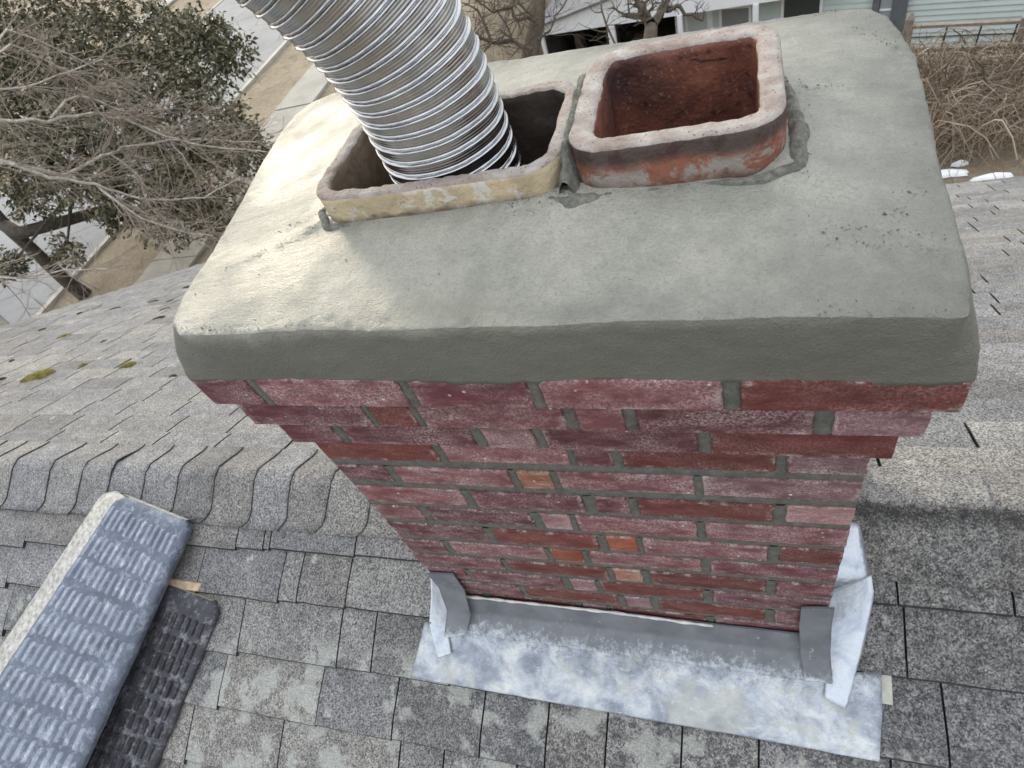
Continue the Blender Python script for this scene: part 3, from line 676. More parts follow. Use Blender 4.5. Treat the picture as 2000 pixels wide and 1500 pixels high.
for k in range(NS + 1):      # side face
    t = k / NS; pts = []
    for (b, o_) in zip(BOT, OUTr):
        ez = edge_z(*o_); tt = t; bulge = .004 * math.sin(math.pi * t)
        x = lerp(b[0], o_[0], tt ** 1.3); y = lerp(b[1], o_[1], tt ** 1.3); z = lerp(bz(b[0]) + (.0055 * nz(b[0], b[1], 0, 55) - .002 if k == 0 else .003 * nz(b[0], b[1], 0, 55) if k == 1 else 0), ez, t)
        dx, dy = x - CX, y - CY; L = math.hypot(dx, dy); nn = .0035 * nz(x, y + 4, z, 9) + .0012 * nz(x, y, z, 45) + .0006 * nz(x, y, z, 140)
        if t > .92: nn -= .0012 * ((t - .92) / .08)
        if k == NS: nn += .0015 * nz(x, y, 9, 90)
        sgn = Vector((dx / L, dy / L)); 
        # push along the dominant face normal
        if y < -.03 and .0 < x < .82: x += 0; y -= bulge * .6 + nn
        else: x += sgn.x * (bulge * .6 + nn); y += sgn.y * (bulge * .6 + nn)
        pts.append((x, y, z))
    addring(pts)
last_side = pts
NW = 46
for k in range(1, NW + 1):
    t = (k / NW) ** 1.15; pts = []
    for i, (o_, q) in enumerate(zip(last_side, INN)):
        x = lerp(o_[0], q[0], t); y = lerp(o_[1], q[1], t); d = math.hypot(x - o_[0], y - o_[1])
        ez = edge_z(*OUTr[i]); z = lerp(ez, .117, min(1, t * 1.02) ** .92) + .0008 * math.sin(min(1, d / .004) * math.pi / 2) + lump(x, y) * min(1, d / .02)
        # ragged lip right at the arris
        if d < .018: z += .0016 * nz(x, y, 2, 85)
        pts.append((x, y, z))
    addring(pts)
addring([(lerp(q[0], CX, .03), lerp(q[1], CY, .03), .06) for q in INN])
F = []
for a, b in zip(rings[:-1], rings[1:]):
    for i in range(N):
        j = (i + 1) % N; F.append((a + i, a + j, b + j, b + i))
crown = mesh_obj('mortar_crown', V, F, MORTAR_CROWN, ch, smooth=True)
lo_, hi_ = rings[NS + 1], rings[NS + 1] + N
se = crown.data.attributes.new('sharp_edge', 'BOOLEAN', 'EDGE')
for e_ in crown.data.edges:
    a_, b_ = e_.vertices
    if lo_ <= a_ < hi_ and lo_ <= b_ < hi_ and V[a_][1] + CO.y < -.04: se.data[e_.index].value = True
from mathutils.bvhtree import BVHTree
crown_bvh = BVHTree.FromPolygons([Vector(q) for q in V], F)
def crown_top(x, y):
    h = crown_bvh.ray_cast(Vector((x, y, .5)) - CO, Vector((0, 0, -1)))
    return (h[0].z + CO.z) if h[0] is not None else .11
# ---- flue liners
def rrect(x0, x1, y0, y1, r, n=10):
    pts = []
    for (cx, cy, a0) in ((x1 - r, y0 + r, -90), (x1 - r, y1 - r, 0), (x0 + r, y1 - r, 90), (x0 + r, y0 + r, 180)):
        for k in range(n + 1): a = R(a0 + 90 * k / n); pts.append((cx + r * math.cos(a), cy + r * math.sin(a)))
    out = []
    for i in range(len(pts)):
        a, b = pts[i], pts[(i + 1) % len(pts)]; L = math.dist(a, b); k = max(1, int(L / .006))
        for j in range(k): out.append((lerp(a[0], b[0], j / k), lerp(a[1], b[1], j / k)))
    return out
def flue(name, x0, x1, y0, y1, r, t, ztop, mats, seed, spall=None, rimtilt=0):
    ou = rrect(x0, x1, y0, y1, r); cx, cy = (x0 + x1) / 2, (y0 + y1) / 2
    inn = []
    for i, (x, y) in enumerate(ou):
        a = ou[i - 1]; b = ou[(i + 1) % len(ou)]; tx, ty = b[0] - a[0], b[1] - a[1]; L = math.hypot(tx, ty); nx_, ny_ = ty / L, -tx / L
        tt = t + .0018 * nz(x, y, seed, 22) + .0022 * nz(x, y, seed, 70)
        if spall: tt += spall(x, y)
        inn.append((x - nx_ * tt, y - ny_ * tt, nx_, ny_))
    V = []; F = []; fm = []; n = len(ou)
    def rimz(x, y): return ztop + rimtilt * (y - y0) + .0014 * nz(x, y, seed, 25) + .0016 * nz(x, y, seed, 110)
    levels = []
    for z in (-.03, .06, .10, .115, .125, .135):
        levels.append([(x + .0012 * nz(x, y, z, 40), y + .0012 * nz(x + 5, y, z, 40), z) for x, y in ou])
    levels.append([(x, y, rimz(x, y) - .008) for x, y in ou]); levels.append([(x - (.001), y, rimz(x, y) - .0025) for x, y in ou])
    nout = len(levels)
    levels.append([(lerp(x, q[0], .12), lerp(y, q[1], .12), rimz(x, y) + .0002) for (x, y), q in zip(ou, inn)])
    for ff in (.35, .6, .85): levels.append([(lerp(x, q[0], ff), lerp(y, q[1], ff), rimz(x, y) + .0013 * nz(lerp(x, q[0], ff), lerp(y, q[1], ff), seed, 130)) for (x, y), q in zip(ou, inn)])
    nrim = len(levels)
    levels.append([(q[0], q[1], rimz(x, y) - .0025) for (x, y), q in zip(ou, inn)])
    for dz in (.012, .03, .05, .08, .12, .2, .35, .55):
        tk = min(1, dz / .03)
        levels.append([(x - q[2] * t * 1.0 if False else lerp(q[0], x - q[2] * t, tk), lerp(q[1], y - q[3] * t, tk), ztop - dz) for (x, y), q in zip(ou, inn)])
    for lv in levels: V += [cp(p) for p in lv]
    for k in range(len(levels) - 1):
        for i in range(n):
            j = (i + 1) % n; F.append((k * n + i, k * n + j, (k + 1) * n + j, (k + 1) * n + i)); fm.append(0 if k < nout - 1 else 1 if k < nrim else 2)
    b = (len(levels) - 1) * n; F.append(tuple(b + i for i in range(n))); fm.append(3)
    return mesh_obj(name, V, F, None, ch, smooth=True, mats=mats, fmat=fm)
SOOT = simple('soot', (.01, .009, .008), .3, 20, .9)
f1 = flue('flue_liner', .153, .466, .108, .303, .045, .018, .150, [FLUE1_OUT, RIM, FLUE1_IN, SOOT], 3)
f1['label'] = 'cream clay flue liner, sooty inside, with the metal hose in it'
f2 = flue('flue_liner', .4745, .682, .110, .325, .042, .0235, .163, [FLUE2_OUT, RIM, FLUE2_IN, SOOT], 11,
          spall=lambda x, y: (.006 * math.exp(-((x - .63) / .03) ** 2) + .005 * math.exp(-((x - .52) / .02) ** 2) if y > .3 else 0))
f2['label'] = 'red clay flue liner, empty, with a chipped pale rim'
# hollow broken out of the far wall of the red flue: a darker lip of spalled clay
V = []; F = []; n = 16; kq = 6
for j in range(kq + 1):
    for i in range(n + 1):
        u = i / n; t = j / kq; x = lerp(.575, .655, u); edge = max(0, math.sin(math.pi * u)) ** .6 * (.75 + .9 * abs(nz(u * 4, 2, 1)))
        z = .161 - t * .030 * edge - .002; y = .3035 - .004 * math.sin(math.pi * t) * edge - (.0035 if j == kq - 1 else 0) * edge + .0015 * nz(x, z, 1, 120)
        V.append(cp((x, y, z)))
for j in range(kq):
    for i in range(n): a = j * (n + 1) + i; F.append((a, a + 1, a + n + 2, a + n + 1))
mesh_obj('spalled_patch', V, F, FLUE1_SPALL, ch, smooth=True)
# ---- mortar fillet squeezed between and around the flues
m = NT('rough_mortar', .9); v = m.pos(); m.color(m.ramp(m.noise(v, 90, 6, .75), [(.3, (.08, .08, .065)), (.55, (.22, .22, .185)), (.75, (.36, .35, .30))]))
m.bump([(m.noise(v, 120, 6, .8), .006), (m.noise(v, 450, 3, .8), .0015)]); ROUGH = m.mat
def blob_strip(path, mbx, seed):
    """path: list of (x, y, z, half width, height); rough rounded fillet"""
    V = []; F = []; k = 8; pts = []
    for i in range(len(path) - 1):
        for j in range(14): pts.append([lerp(a, b, j / 14) for a, b in zip(path[i], path[i + 1])])
    pts.append(list(path[-1]))
    for i, p in enumerate(pts):
        a = pts[max(i - 1, 0)]; b = pts[min(i + 1, len(pts) - 1)]; tx, ty = b[0] - a[0], b[1] - a[1]; L = math.hypot(tx, ty) or 1; nx_, ny_ = -ty / L, tx / L
        for q in range(k + 1):
            u = lerp(-1, 1, q / k); h = p[4] * (1 - abs(u) ** 2.2); wd = p[3] * (1 + .5 * nz(p[0] * 60, p[1] * 60, seed + (u > 0) * 7))
            x = p[0] + nx_ * u * wd; y = p[1] + ny_ * u * wd; hh = h * (1 + .55 * nz(x * 70, y * 70, seed)) + .0012 * nz(x * 260, y * 260, seed)
            V.append(cp((x, y, p[2] + hh - (.006 if abs(u) > .99 else 0))))
    for i in range(len(pts) - 1):
        for q in range(k): a = i * (k + 1) + q; F.append((a, a + 1, a + k + 2, a + k + 1))
    mbx.add(V, F)
mb = MB()
blob_strip([(.4695, .108, .112, .012, .022), (.470, .13, .120, .010, .030), (.4702, .17, .138, .010, .024), (.4705, .23, .143, .009, .018), (.4705, .285, .146, .010, .012), (.468, .305, .135, .014, .018), (.47, .33, .115, .014, .012)], mb, 2)
blob_strip([(.430, .104, .112, .006, .003), (.455, .106, .112, .008, .008), (.475, .100, .110, .014, .012), (.50, .103, .111, .010, .007), (.53, .104, .111, .006, .003), (.60, .106, .112, .003, .002), (.66, .104, .112, .006, .004), (.69, .118, .111, .012, .009), (.695, .17, .112, .012, .010), (.692, .23, .112, .009, .006), (.686, .29, .112, .005, .003)], mb, 9)
blob_strip([(.145, .17, .112, .005, .003), (.146, .135, .112, .008, .007), (.165, .108, .111, .009, .006), (.20, .103, .111, .005, .003), (.3, .1035, .111, .003, .003), (.42, .104, .111, .004, .003)], mb, 5)
mb.build('mortar_fillet', ROUGH, ch, smooth=True)
# crumbs of grit on the wash
mb = MB()
LINES = [(.700, .028, .795, .012), (.712, .040, .80, .030), (.03, .06, .155, .115), (.06, .11, .14, .14), (.70, .26, .74, .264), (.47, .108, .40, .100), (.50, .104, .60, .100), (.0, -.05, .10, -.05), (.10, -.052, .25, -.054), (.60, -.054, .80, -.05), (.76, .05, .80, .12), (.77, .42, .81, .36), (.60, .505, .76, .488)]
for i in range(760):
    if i < 560:
        l_ = LINES[i % len(LINES)]; t = random.random(); wd = .003 + .004 * random.random(); x = lerp(l_[0], l_[2], t) + random.gauss(0, wd); y = lerp(l_[1], l_[3], t) + random.gauss(0, wd * .7)
    elif i < 640: x = random.uniform(.41, .50); y = random.uniform(.085, .108)
    elif i < 690: x = random.uniform(.686, .71); y = random.uniform(.10, .28)
    else: x = random.uniform(0, .8); y = random.uniform(-.05, .09)
    s_ = random.uniform(.0005, .0015) * (1.5 if random.random() < .1 else 1); z = crown_top(x, y) - s_ * .2
    vv_ = [(x + random.uniform(-1, 1) * s_, y + random.uniform(-1, 1) * s_, z + random.uniform(-.5, 1.1) * s_) for _ in range(5)]
    mb.add([cp(q) for q in vv_], [(0, 1, 2), (0, 2, 3), (0, 3, 4), (1, 3, 2), (1, 4, 3)])
o = mb.build('mortar_crumbs', ROUGH, ch); o['kind'] = 'stuff'

# ---- flashing
def sheet(name, rows, mat, parent=ch, th=.0015, sub=10, seed=0, wob_=.0012, off=None):
    """rows: list of polylines (same length) -> bent sheet metal with thickness"""
    P_ = []
    for i in range(len(rows) - 1):
        for a in range(sub if i < len(rows) - 2 else sub + 1):
            t = a / sub; P_.append([Vector(p).lerp(Vector(q), t) for p, q in zip(rows[i], rows[i + 1])])
    G = []
    for row in P_:
        o_ = []
        for j in range(len(row) - 1):
            for a in range(sub): o_.append(row[j].lerp(row[j + 1], a / sub))
        o_.append(row[-1]); G.append(o_)
    nr, nc = len(G), len(G[0]); Vt = []
    for i in range(nr):
        for j in range(nc):
            p = G[i][j]; du = G[min(i + 1, nr - 1)][j] - G[max(i - 1, 0)][j]; dv = G[i][min(j + 1, nc - 1)] - G[i][max(j - 1, 0)]
            nn = du.cross(dv); nn.normalize()
            if nn.y > 0 and abs(nn.y) > abs(nn.z): nn = -nn
            if nn.z < 0 and abs(nn.z) >= abs(nn.y): nn = -nn
            Vt.append((p + nn * (wob_ * nz(p.x * 22, p.y * 22, seed + p.z * 22)), nn))
    V = [cp(p) for p, n_ in Vt] + [cp(p - n_ * th) for p, n_ in Vt]; b = nr * nc; F = []
    for i in range(nr - 1):
        for j in range(nc - 1):
            q = i * nc + j; F += [(q, q + 1, q + nc + 1, q + nc), (b + q, b + q + nc, b + q + nc + 1, b + q + 1)]
    per_ = [j for j in range(nc)] + [i * nc + nc - 1 for i in range(1, nr)] + [(nr - 1) * nc + j for j in range(nc - 2, -1, -1)] + [i * nc for i in range(nr - 2, 0, -1)]
    for k in range(len(per_)): a, c_ = per_[k], per_[(k + 1) % len(per_)]; F.append((a, c_, b + c_, b + a))
    return mesh_obj(name, V, F, mat, parent, smooth=True)
def fz(x, y, h=0): return Vector((x, y, ZF + y * TF)) + NF * h
def fl(x, y, h): return tuple(fz(x, y, h))
sheet('skirt_flashing', [[(-.006, -.006, -.838), (.15, -.006, -.835), (.38, -.006, -.832), (.55, -.006, -.838), (.785, -.006, -.836)],
                         [(-.004, -.024, -.90), (.15, -.024, -.895), (.38, -.025, -.895), (.55, -.024, -.895), (.787, -.024, -.895)],
                         [tuple(fz(x, -.052, .0275)) for x in (-.015, .15, .38, .55, .80)]], LEAD_DARK, seed=1)
sheet('apron_flashing', [[fl(-.094, -.040, .024), fl(-.02, -.036, .024), fl(.40, -.036, .0245), fl(.79, -.036, .024), fl(.887, -.022, .024)],
                         [fl(-.108, -.10, .020), fl(-.03, -.105, .0205), (fl(.40, -.112, .024)), fl(.79, -.11, .0205), fl(.884, -.095, .0205)],
                         [fl(-.122, -.157, .018), fl(.12, -.160, .0175), fl(.42, -.161, .0195), fl(.70, -.163, .0175), fl(.876, -.166, .018)]], ALU, seed=5, wob_=.003)
# white sealant squeezed along the top of the skirt
mb = MB(); pts = []
for i in range(90):
    x = .03 + i * .0062; pts.append((x, -.0085, interp(x, [.03, .15, .38, .5, .55, .62], [-.836, -.834, -.831, -.838, -.842, -.842]) + .003 * nz(x, 0, 0, 30)))
mb.tube([cp(p) for p in pts], [.0022 + .0085 * abs(nz(p[0], 3, 1, 22)) * (1 if p[0] < .5 else .5) for p in pts], 6); mb.build('sealant_bead', SEALANT, ch, smooth=True)
# corner tabs: dark strips folded round the corners and sprung off the wall
o = sheet('corner_tab', [[(-.014, -.0065, -.716), (.055, -.0065, -.705)], [(-.010, -.012, -.79), (.055, -.012, -.785)], [(-.018, -.034, -.88), (.043, -.036, -.880)], [fl(-.036, -.066, .030), fl(.021, -.0535, .030)]], LEAD_DARK, seed=8, wob_=.0008)
o['label'] = 'left dark corner tab bent away from the brick'
o = sheet('corner_tab', [[(.735, -.0065, -.697), (.786, -.0065, -.681)], [(.736, -.010, -.78), (.789, -.010, -.77)], [(.742, -.030, -.87), (.794, -.030, -.865)], [fl(.751, -.0515, .030), fl(.801, -.050, .030)]], LEAD_DARK, seed=9, wob_=.0008)
o['label'] = 'right dark corner tab'
# step flashing: right side, two bright pieces
sheet('step_flashing', [[fl(.783, .215, .05), fl(.783, .235, .05)], [fl(.785, .085, .030), fl(.863, .225, .018)], [fl(.785, .07, .024), fl(.877, .135, .0185)]], ALU2, seed=12, wob_=.002)
sheet('step_flashing', [[(.784, .06, -.80), fl(.878, .137, .020)], [(.787, .02, -.86), fl(.882, .105, .020)], [(.792, -.045, -.925), fl(.862, .03, .027)], [fl(.785, -.075, .0275), fl(.822, -.090, .027)]], ALU2, seed=13, wob_=.002)
sheet('step_flashing', [[(-.008, .05, -.80), fl(-.098, .085, .014)], [(-.012, .0, -.85), fl(-.085, .01, .016)], [fl(-.03, -.045, .030), fl(-.081, -.045, .024)], [fl(-.014, -.095, .028), fl(-.050, -.108, .026)]], ALU2, seed=14, wob_=.001)
mb = MB(); mb.hexa([cp(fz(*q)) for q in ((.872, -.075, .003), (.905, -.075, .003), (.905, -.018, .003), (.872, -.018, .003), (.872, -.075, .0125), (.905, -.075, .0115), (.905, -.018, .0115), (.872, -.018, .0125))]); mb.build('flashing_underlap', simple('old_flashing', (.36, .36, .30), .2, 40, .5, (60, .002)), ch)

# ------------------------------------------------------------------ flexible metal hose in the cream flue
def hose():
    pitch = .0168; nseg = 110; per_turn = 26; prof = []
    # one pitch of the profile: broad rib, groove, two small ribs
    for k in range(per_turn):
        u = k / per_turn
        if u < .20: h = .0030 * math.sin(math.pi * u / .20) ** .8
        elif u < .27: h = -.0006
        elif u < .38: h = .0017 * math.sin(math.pi * (u - .27) / .11)
        elif u < .43: h = -.0004
        else: h = .0004 * abs(math.sin(math.pi * (u - .43) / .19))
        prof.append(h)
    base = Vector((.313, .213, .02)); L = .66; n = int(L / pitch * per_turn)
    def axis(s):
        b = max(0, s - .18)
        return base + Vector((-.03 * s - 1.15 * b * b, -.05 * s - .6 * b * b, s - .25 * b * b))
    V = []; F = []
    for i in range(n + 1):
        s = i / per_turn * pitch
        c = axis(s); tg = (axis(s + .002) - axis(s - .002)).normalized(); a = tg.cross(Vector((0, 1, 0))).normalized(); b = tg.cross(a)
        for k in range(nseg):
            th = 2 * math.pi * k / nseg; u = (s / pitch + k / nseg) % 1.0; q = u * per_turn; k0 = int(q) % per_turn; k1 = (k0 + 1) % per_turn
            h = lerp(prof[k0], prof[k1], q - int(q)); r = .0772 + h + .0009 * nz(math.cos(th), math.sin(th), s, 3)
            V.append(tuple(c + (a * math.cos(th) + b * math.sin(th)) * r - base))
    for i in range(n):
        for k in range(nseg):
            k2 = (k + 1) % nseg; F.append((i * nseg + k, i * nseg + k2, (i + 1) * nseg + k2, (i + 1) * nseg + k))
    o = mesh_obj('metal_hose', V, F, PIPE, smooth=True); o.location = base
    return tag(o, 'shiny spiral-ribbed flexible metal liner hose standing in the cream clay flue', 'hose')
hose()

# ------------------------------------------------------------------ ribbed pads on the near slope, lower left
def pad_mat(name, lo, hi, scuff, sc):
    m = NT(name, .75); v = m.pos()
    c = m.ramp(m.noise(v, 16, 6, .65, .3), [(.3, lo), (.7, hi)]); c = m.mix(m.ramp(m.noise(m.pos(loc=(2, 3, 1)), 26, 7, .8, .1), [(.5, 0.0), (.64, sc)]), c, scuff)
    m.color(c); m.bump([(m.noise(v, 30, 4), .006), (m.noise(v, 160, 4, .7), .002)]); return m.mat
PADB = pad_mat('blue_grey_rubber', (.055, .068, .095), (.12, .14, .185), (.27, .30, .35), .75); PADR = pad_mat('scuffed_rib', (.12, .14, .18), (.24, .27, .33), (.42, .45, .49), .8); PADK = pad_mat('black_rubber', (.02, .02, .026), (.055, .055, .066), (.24, .24, .26), .8); PADS = pad_mat('black_rib', (.010, .010, .013), (.025, .025, .032), (.16, .16, .18), .5)
m = NT('foam_edge', .9); v = m.pos(); m.color(m.ramp(m.noise(v, 60, 5, .7), [(.35, (.20, .198, .185)), (.65, (.48, .475, .45))])); m.bump([(m.noise(v, 120, 5, .7), .004)]); FOAM = m.mat
def pad(A, B, C_, D_, n, th, mats, chamfer, rows, cols, root_name, label, seed, proud, rad=.014, v_start=.0):
    """A far-left, B far-right, C near-right, D near-left corners of the top face; n its normal"""
    A, B, C_, D_ = map(Vector, (A, B, C_, D_)); n = Vector(n).normalized(); O = (A + B + C_ + D_) / 4 - n * th
    root = empty(root_name, O, label=label, cat='pad')
    def q(u, v_, h): return (A.lerp(B, u)).lerp(D_.lerp(C_, u), v_) + n * h - O
    mb = MB(); NU, NV = 28, 44; V = []; F = []; fm = []
    lat = (B - A).length; lon = (D_ - A).length
    for j in range(NV + 1):
        for i in range(NU + 1):
            u, v_ = i / NU, j / NV; eu = min(u, 1 - u) * lat; ev = min(v_, 1 - v_) * lon
            rcn = .04
            if ev < rcn and v_ < .5 and eu < rcn:
                ins = (rcn - math.sqrt(max(0, rcn * rcn - (rcn - ev) ** 2))) * (1 - eu / rcn); u += (ins if u < .5 else -ins) / lat; 
            h = -rad * (1 - min(1, eu / rad)) ** 2 * .6 - rad * (1 - min(1, ev / rad)) ** 2 * .6 + .002 * nz(u * 5, v_ * 9, seed)
            cu = .02 if (u > .5 and ev < .03) else 0
            V.append(q(u + (.004 * nz(v_ * 9, seed, 0) if i in (0, NU) else 0), v_, h))
    w_ = NU + 1
    for j in range(NV):
        for i in range(NU): a = j * w_ + i; F.append((a, a + w_, a + w_ + 1, a + 1)); fm.append(0)
    edge = [i for i in range(w_)] + [j * w_ + NU for j in range(1, NV + 1)] + [NV * w_ + i for i in range(NU - 1, -1, -1)] + [j * w_ for j in range(NV - 1, 0, -1)]
    b = len(V); cen = q(.5, .5, 0)
    e1 = (A - B).normalized()
    for e in edge:
        i, j = e % w_, e // w_; p = V[e].copy(); ch_ = chamfer if i == 0 else (chamfer * (1 - i / 3) if i < 3 and j in (0, NV) else 0)
        V.append(p + e1 * ch_ - n * (th * .35))
    b2 = len(V)
    for k, e in enumerate(edge): V.append(V[b + k] - n * (th * .65) + e1 * (.022 if e % w_ == NU else 0))
    L = len(edge)
    for k in range(L):
        k2 = (k + 1) % L; side = edge[k] % w_ == 0 and edge[k2] % w_ == 0; top_ = edge[k] < w_ and edge[k2] < w_
        F.append((edge[k], edge[k2], b + k2, b + k)); fm.append(1 if (side or top_) else 0)
        F.append((b + k, b + k2, b2 + k2, b2 + k)); fm.append(1 if (side or top_) else 0)
    F.append(tuple(b2 + k for k in reversed(range(L)))); fm.append(0)
    mesh_obj('pad_body', V, F, None, root, smooth=True, mats=mats, fmat=fm)
    # ribs: short raised lozenges in cross rows, lying along the pad
    for r_ in range(rows):
        v0 = v_start + (1 - v_start) * (r_ + .05 + .05 * random.random()) / rows; v1 = v_start + (1 - v_start) * (r_ + .90 + .05 * random.random()) / rows
        for c_ in range(cols):
            u0 = .035 + (c_ + .14) / cols * .93; u1 = .035 + (c_ + .80) / cols * .93; jt = random.uniform(-.006, .006); ht = proud * random.uniform(.55, 1.1)
            sk = .03 * (c_ / cols - .5) + .012 * math.sin(r_ * 2.1)
            if proud < 0: ht = proud
            um = (u1 - u0) * .18; vm = (v1 - v0) * .10; V = []
            a0, a1 = v0 + sk * .4 + jt, v1 + sk * .4 + jt
            for (u, v_, h) in ((u0, a0 + vm, -.003), (u0 + um, a0, -.003), (u1 - um, a0, -.003), (u1, a0 + vm, -.003), (u1, a1 - vm, -.003), (u1 - um, a1, -.003), (u0 + um, a1, -.003), (u0, a1 - vm, -.003)): V.append(q(u, v_, h))
            for (u, v_, h) in ((u0 + um, a0 + vm * 1.6, ht), (u0 + um * 1.4, a0 + vm, ht), (u1 - um * 1.4, a0 + vm, ht), (u1 - um, a0 + vm * 1.6, ht), (u1 - um, a1 - vm * 1.6, ht), (u1 - um * 1.4, a1 - vm, ht), (u0 + um * 1.4, a1 - vm, ht), (u0 + um, a1 - vm * 1.6, ht)): V.append(q(u, v_, ht))
            F = [(k, 8 + k, 8 + (k + 1) % 8, (k + 1) % 8) for k in range(8)] + [tuple(range(15, 7, -1))]
            mesh_obj('rib', V, F, mats[2], root, smooth=False)
    return root
t16 = R(20)
pad((-1.165, .167, -.786), (-.853, .102, -.809), (-1.055, -.62, -1.072), (-1.576, -.62, -1.072), (0, -math.sin(t16), math.cos(t16)), .042, [PADB, FOAM, PADR], .085, 10, 12,
    'ribbed_pad', 'thick blue-grey ribbed pad with a pale foam edge lying on top of the black pad', 3, .0045, v_start=.04)
pad((-1.06, -.028, -.911), (-.726, -.078, -.933), (-.905, -.56, -1.171), (-1.26, -.56, -1.171), tuple(NF), .026, [PADK, simple('tan_edge', (.22, .20, .15), .3, 50, .8, (90, .002)), PADS], .006, 9, 12,
    'ribbed_pad', 'black ribbed pad half hidden under the blue-grey one, beside the shingles', 4, .007, v_start=.09)
mb = MB(); mb.hexa([tuple(front(*q)) for q in ((-.93, -.052, .010), (-.825, -.047, .010), (-.815, -.022, .010), (-.94, -.018, .010), (-.93, -.048, .022), (-.828, -.045, .018), (-.818, -.024, .017), (-.94, -.022, .024))])
tag(mb.build('wood_chip', simple('tan_chip', (.36, .28, .19), .3, 60, .85, (90, .003))), 'tan splintered chip of wood on the shingles just above the black pad', 'wood chip')

# ------------------------------------------------------------------ trees
BARKP = simple('pale_bark', (.40, .37, .33), .35, 14, .9, (40, .01)); BARKD = simple('dark_bark', (.055, .045, .035), .4, 12, .95, (30, .02)); TWIG = simple('twig_bark', (.23, .19, .155), .35, 20, .9)
m = NT('evergreen_leaf', .5); v = m.pos(); oi = m.n('ShaderNodeNewGeometry')
c = m.ramp(oi.outputs['Random Per Island'], [(.0, (.032, .034, .016)), (.5, (.082, .080, .040)), (.85, (.145, .132, .068)), (1.0, (.26, .21, .12))]); m.color(c); LEAF = m.mat
def branchy(mb, p, d, L, r, depth, n=5, droop=0, spread=.55, kids=(2, 4), shrink=.68):
    """recursive bare branch"""
    P_ = [Vector(p)]; d = Vector(d).normalized(); seg = max(3, int(5 - depth * .3)); 
    for i in range(seg):
        d = (d + Vector((random.gauss(0, .16), random.gauss(0, .16), random.gauss(0, .16) - droop))).normalized(); P_.append(P_[-1] + d * (L / seg))
    mb.tube(P_, [lerp(r, r * .45, i / seg) for i in range(seg + 1)], n, caps=False)
    if depth <= 0: return
    for k in range(random.randint(*kids)):
        t = random.uniform(.3, 1); i = min(seg - 1, int(t * seg)); q = P_[i].lerp(P_[i + 1], t * seg - i)
        ax = d.orthogonal().normalized(); ax.rotate(Matrix.Rotation(random.uniform(0, 6.28), 3, d)); nd = (d + ax * random.uniform(spread * .6, spread * 1.5)).normalized()
        branchy(mb, q, nd, L * shrink * random.uniform(.7, 1.1), r * lerp(.7, .4, t), depth - 1, max(3, n - 1), droop, spread, kids, shrink)
def rooted(root_name, base, label, cat, group=None): return empty(root_name, base, label=label, cat=cat, group=group)
def localise(mb, base):
    b = Vector(base); mb.V = [(v_[0] - b.x, v_[1] - b.y, v_[2] - b.z) for v_ in mb.V]
# evergreen by the road
eb = (-12.3, 6.9, GZ)
ev = rooted('evergreen_tree', eb, 'leafy evergreen tree between the road and the pavement, left of the chimney', 'tree')
mb = MB()
mb.tube([(-12.3, 6.9, GZ - .1), (-12.3, 6.82, -5.0), (-12.25, 6.8, -4.4), (-12.27, 6.8, -3.49), (-12.5, 7.1, -2.6), (-12.2, 7.8, -1.9), (-11.6, 8.7, -1.4)], [.17, .13, .12, .12, .10, .08, .05], 8)
mb.tube([(-12.2, 6.75, -3.60), (-11.81, 6.63, -3.71), (-11.38, 6.92, -3.81), (-10.94, 7.34, -3.95), (-10.49, 7.77, -4.1), (-10.19, 8.57, -4.0), (-9.6, 9.3, -3.7)], [.13, .12, .11, .10, .09, .07, .04], 7)
localise(mb, eb); mb.build('trunk', BARKD, ev, smooth=True)
CL = [((-12.3, 10.15, -1.35), 1.1), ((-11.69, 10.52, -2.02), 1.1), ((-10.87, 11.33, -2.44), 1.0), ((-9.66, 10.72, -2.81), .9), ((-11.6, 8.71, -2.14), 1.1), ((-10.84, 9.31, -2.7), 1.1), ((-9.63, 9.34, -3.24), 1.1), ((-8.71, 9.31, -3.7), .8), ((-8.2, 9.05, -4.15), .45),
      ((-11.17, 7.37, -2.74), .8), ((-10.23, 7.5, -3.07), .95), ((-9.31, 7.75, -3.58), .9), ((-8.7, 8.11, -4.0), .8), ((-8.9, 7.3, -4.2), .6), ((-8.35, 7.56, -4.45), .4), ((-11.62, 7.15, -3.38), .4), ((-10.03, 7.2, -4.08), .3), ((-11.01, 6.55, -4.15), .25), ((-11.45, 5.83, -3.84), .25), ((-8.79, 10.91, -3.06), .4), ((-9.27, 11.13, -2.66), .45), ((-13.2, 9.5, -1.2), 1.2), ((-12.8, 8.2, -2.2), 1.0)]
lim = MB()
for c_, r_ in CL:
    c_ = Vector(c_); j = Vector((-11.0, 7.9, -3.4)); lim.tube([j + Vector((random.uniform(-.6, .6), random.uniform(-.6, .6), random.uniform(-.4, .4))), j.lerp(c_, .5) + Vector((0, 0, random.uniform(-.2, .2))), c_], [.05, .035, .012], 5, caps=False)
    for k in range(int(18 * r_)):
        d = Vector((random.gauss(0, 1), random.gauss(0, 1), random.gauss(0, .7))).normalized(); branchy(lim, c_ + d * r_ * .15, d, r_ * .75, .011, 1, 3, 0, .5, (1, 3))
localise(lim, eb); lim.build('limb', BARKD, ev)
LV = []; LF = []
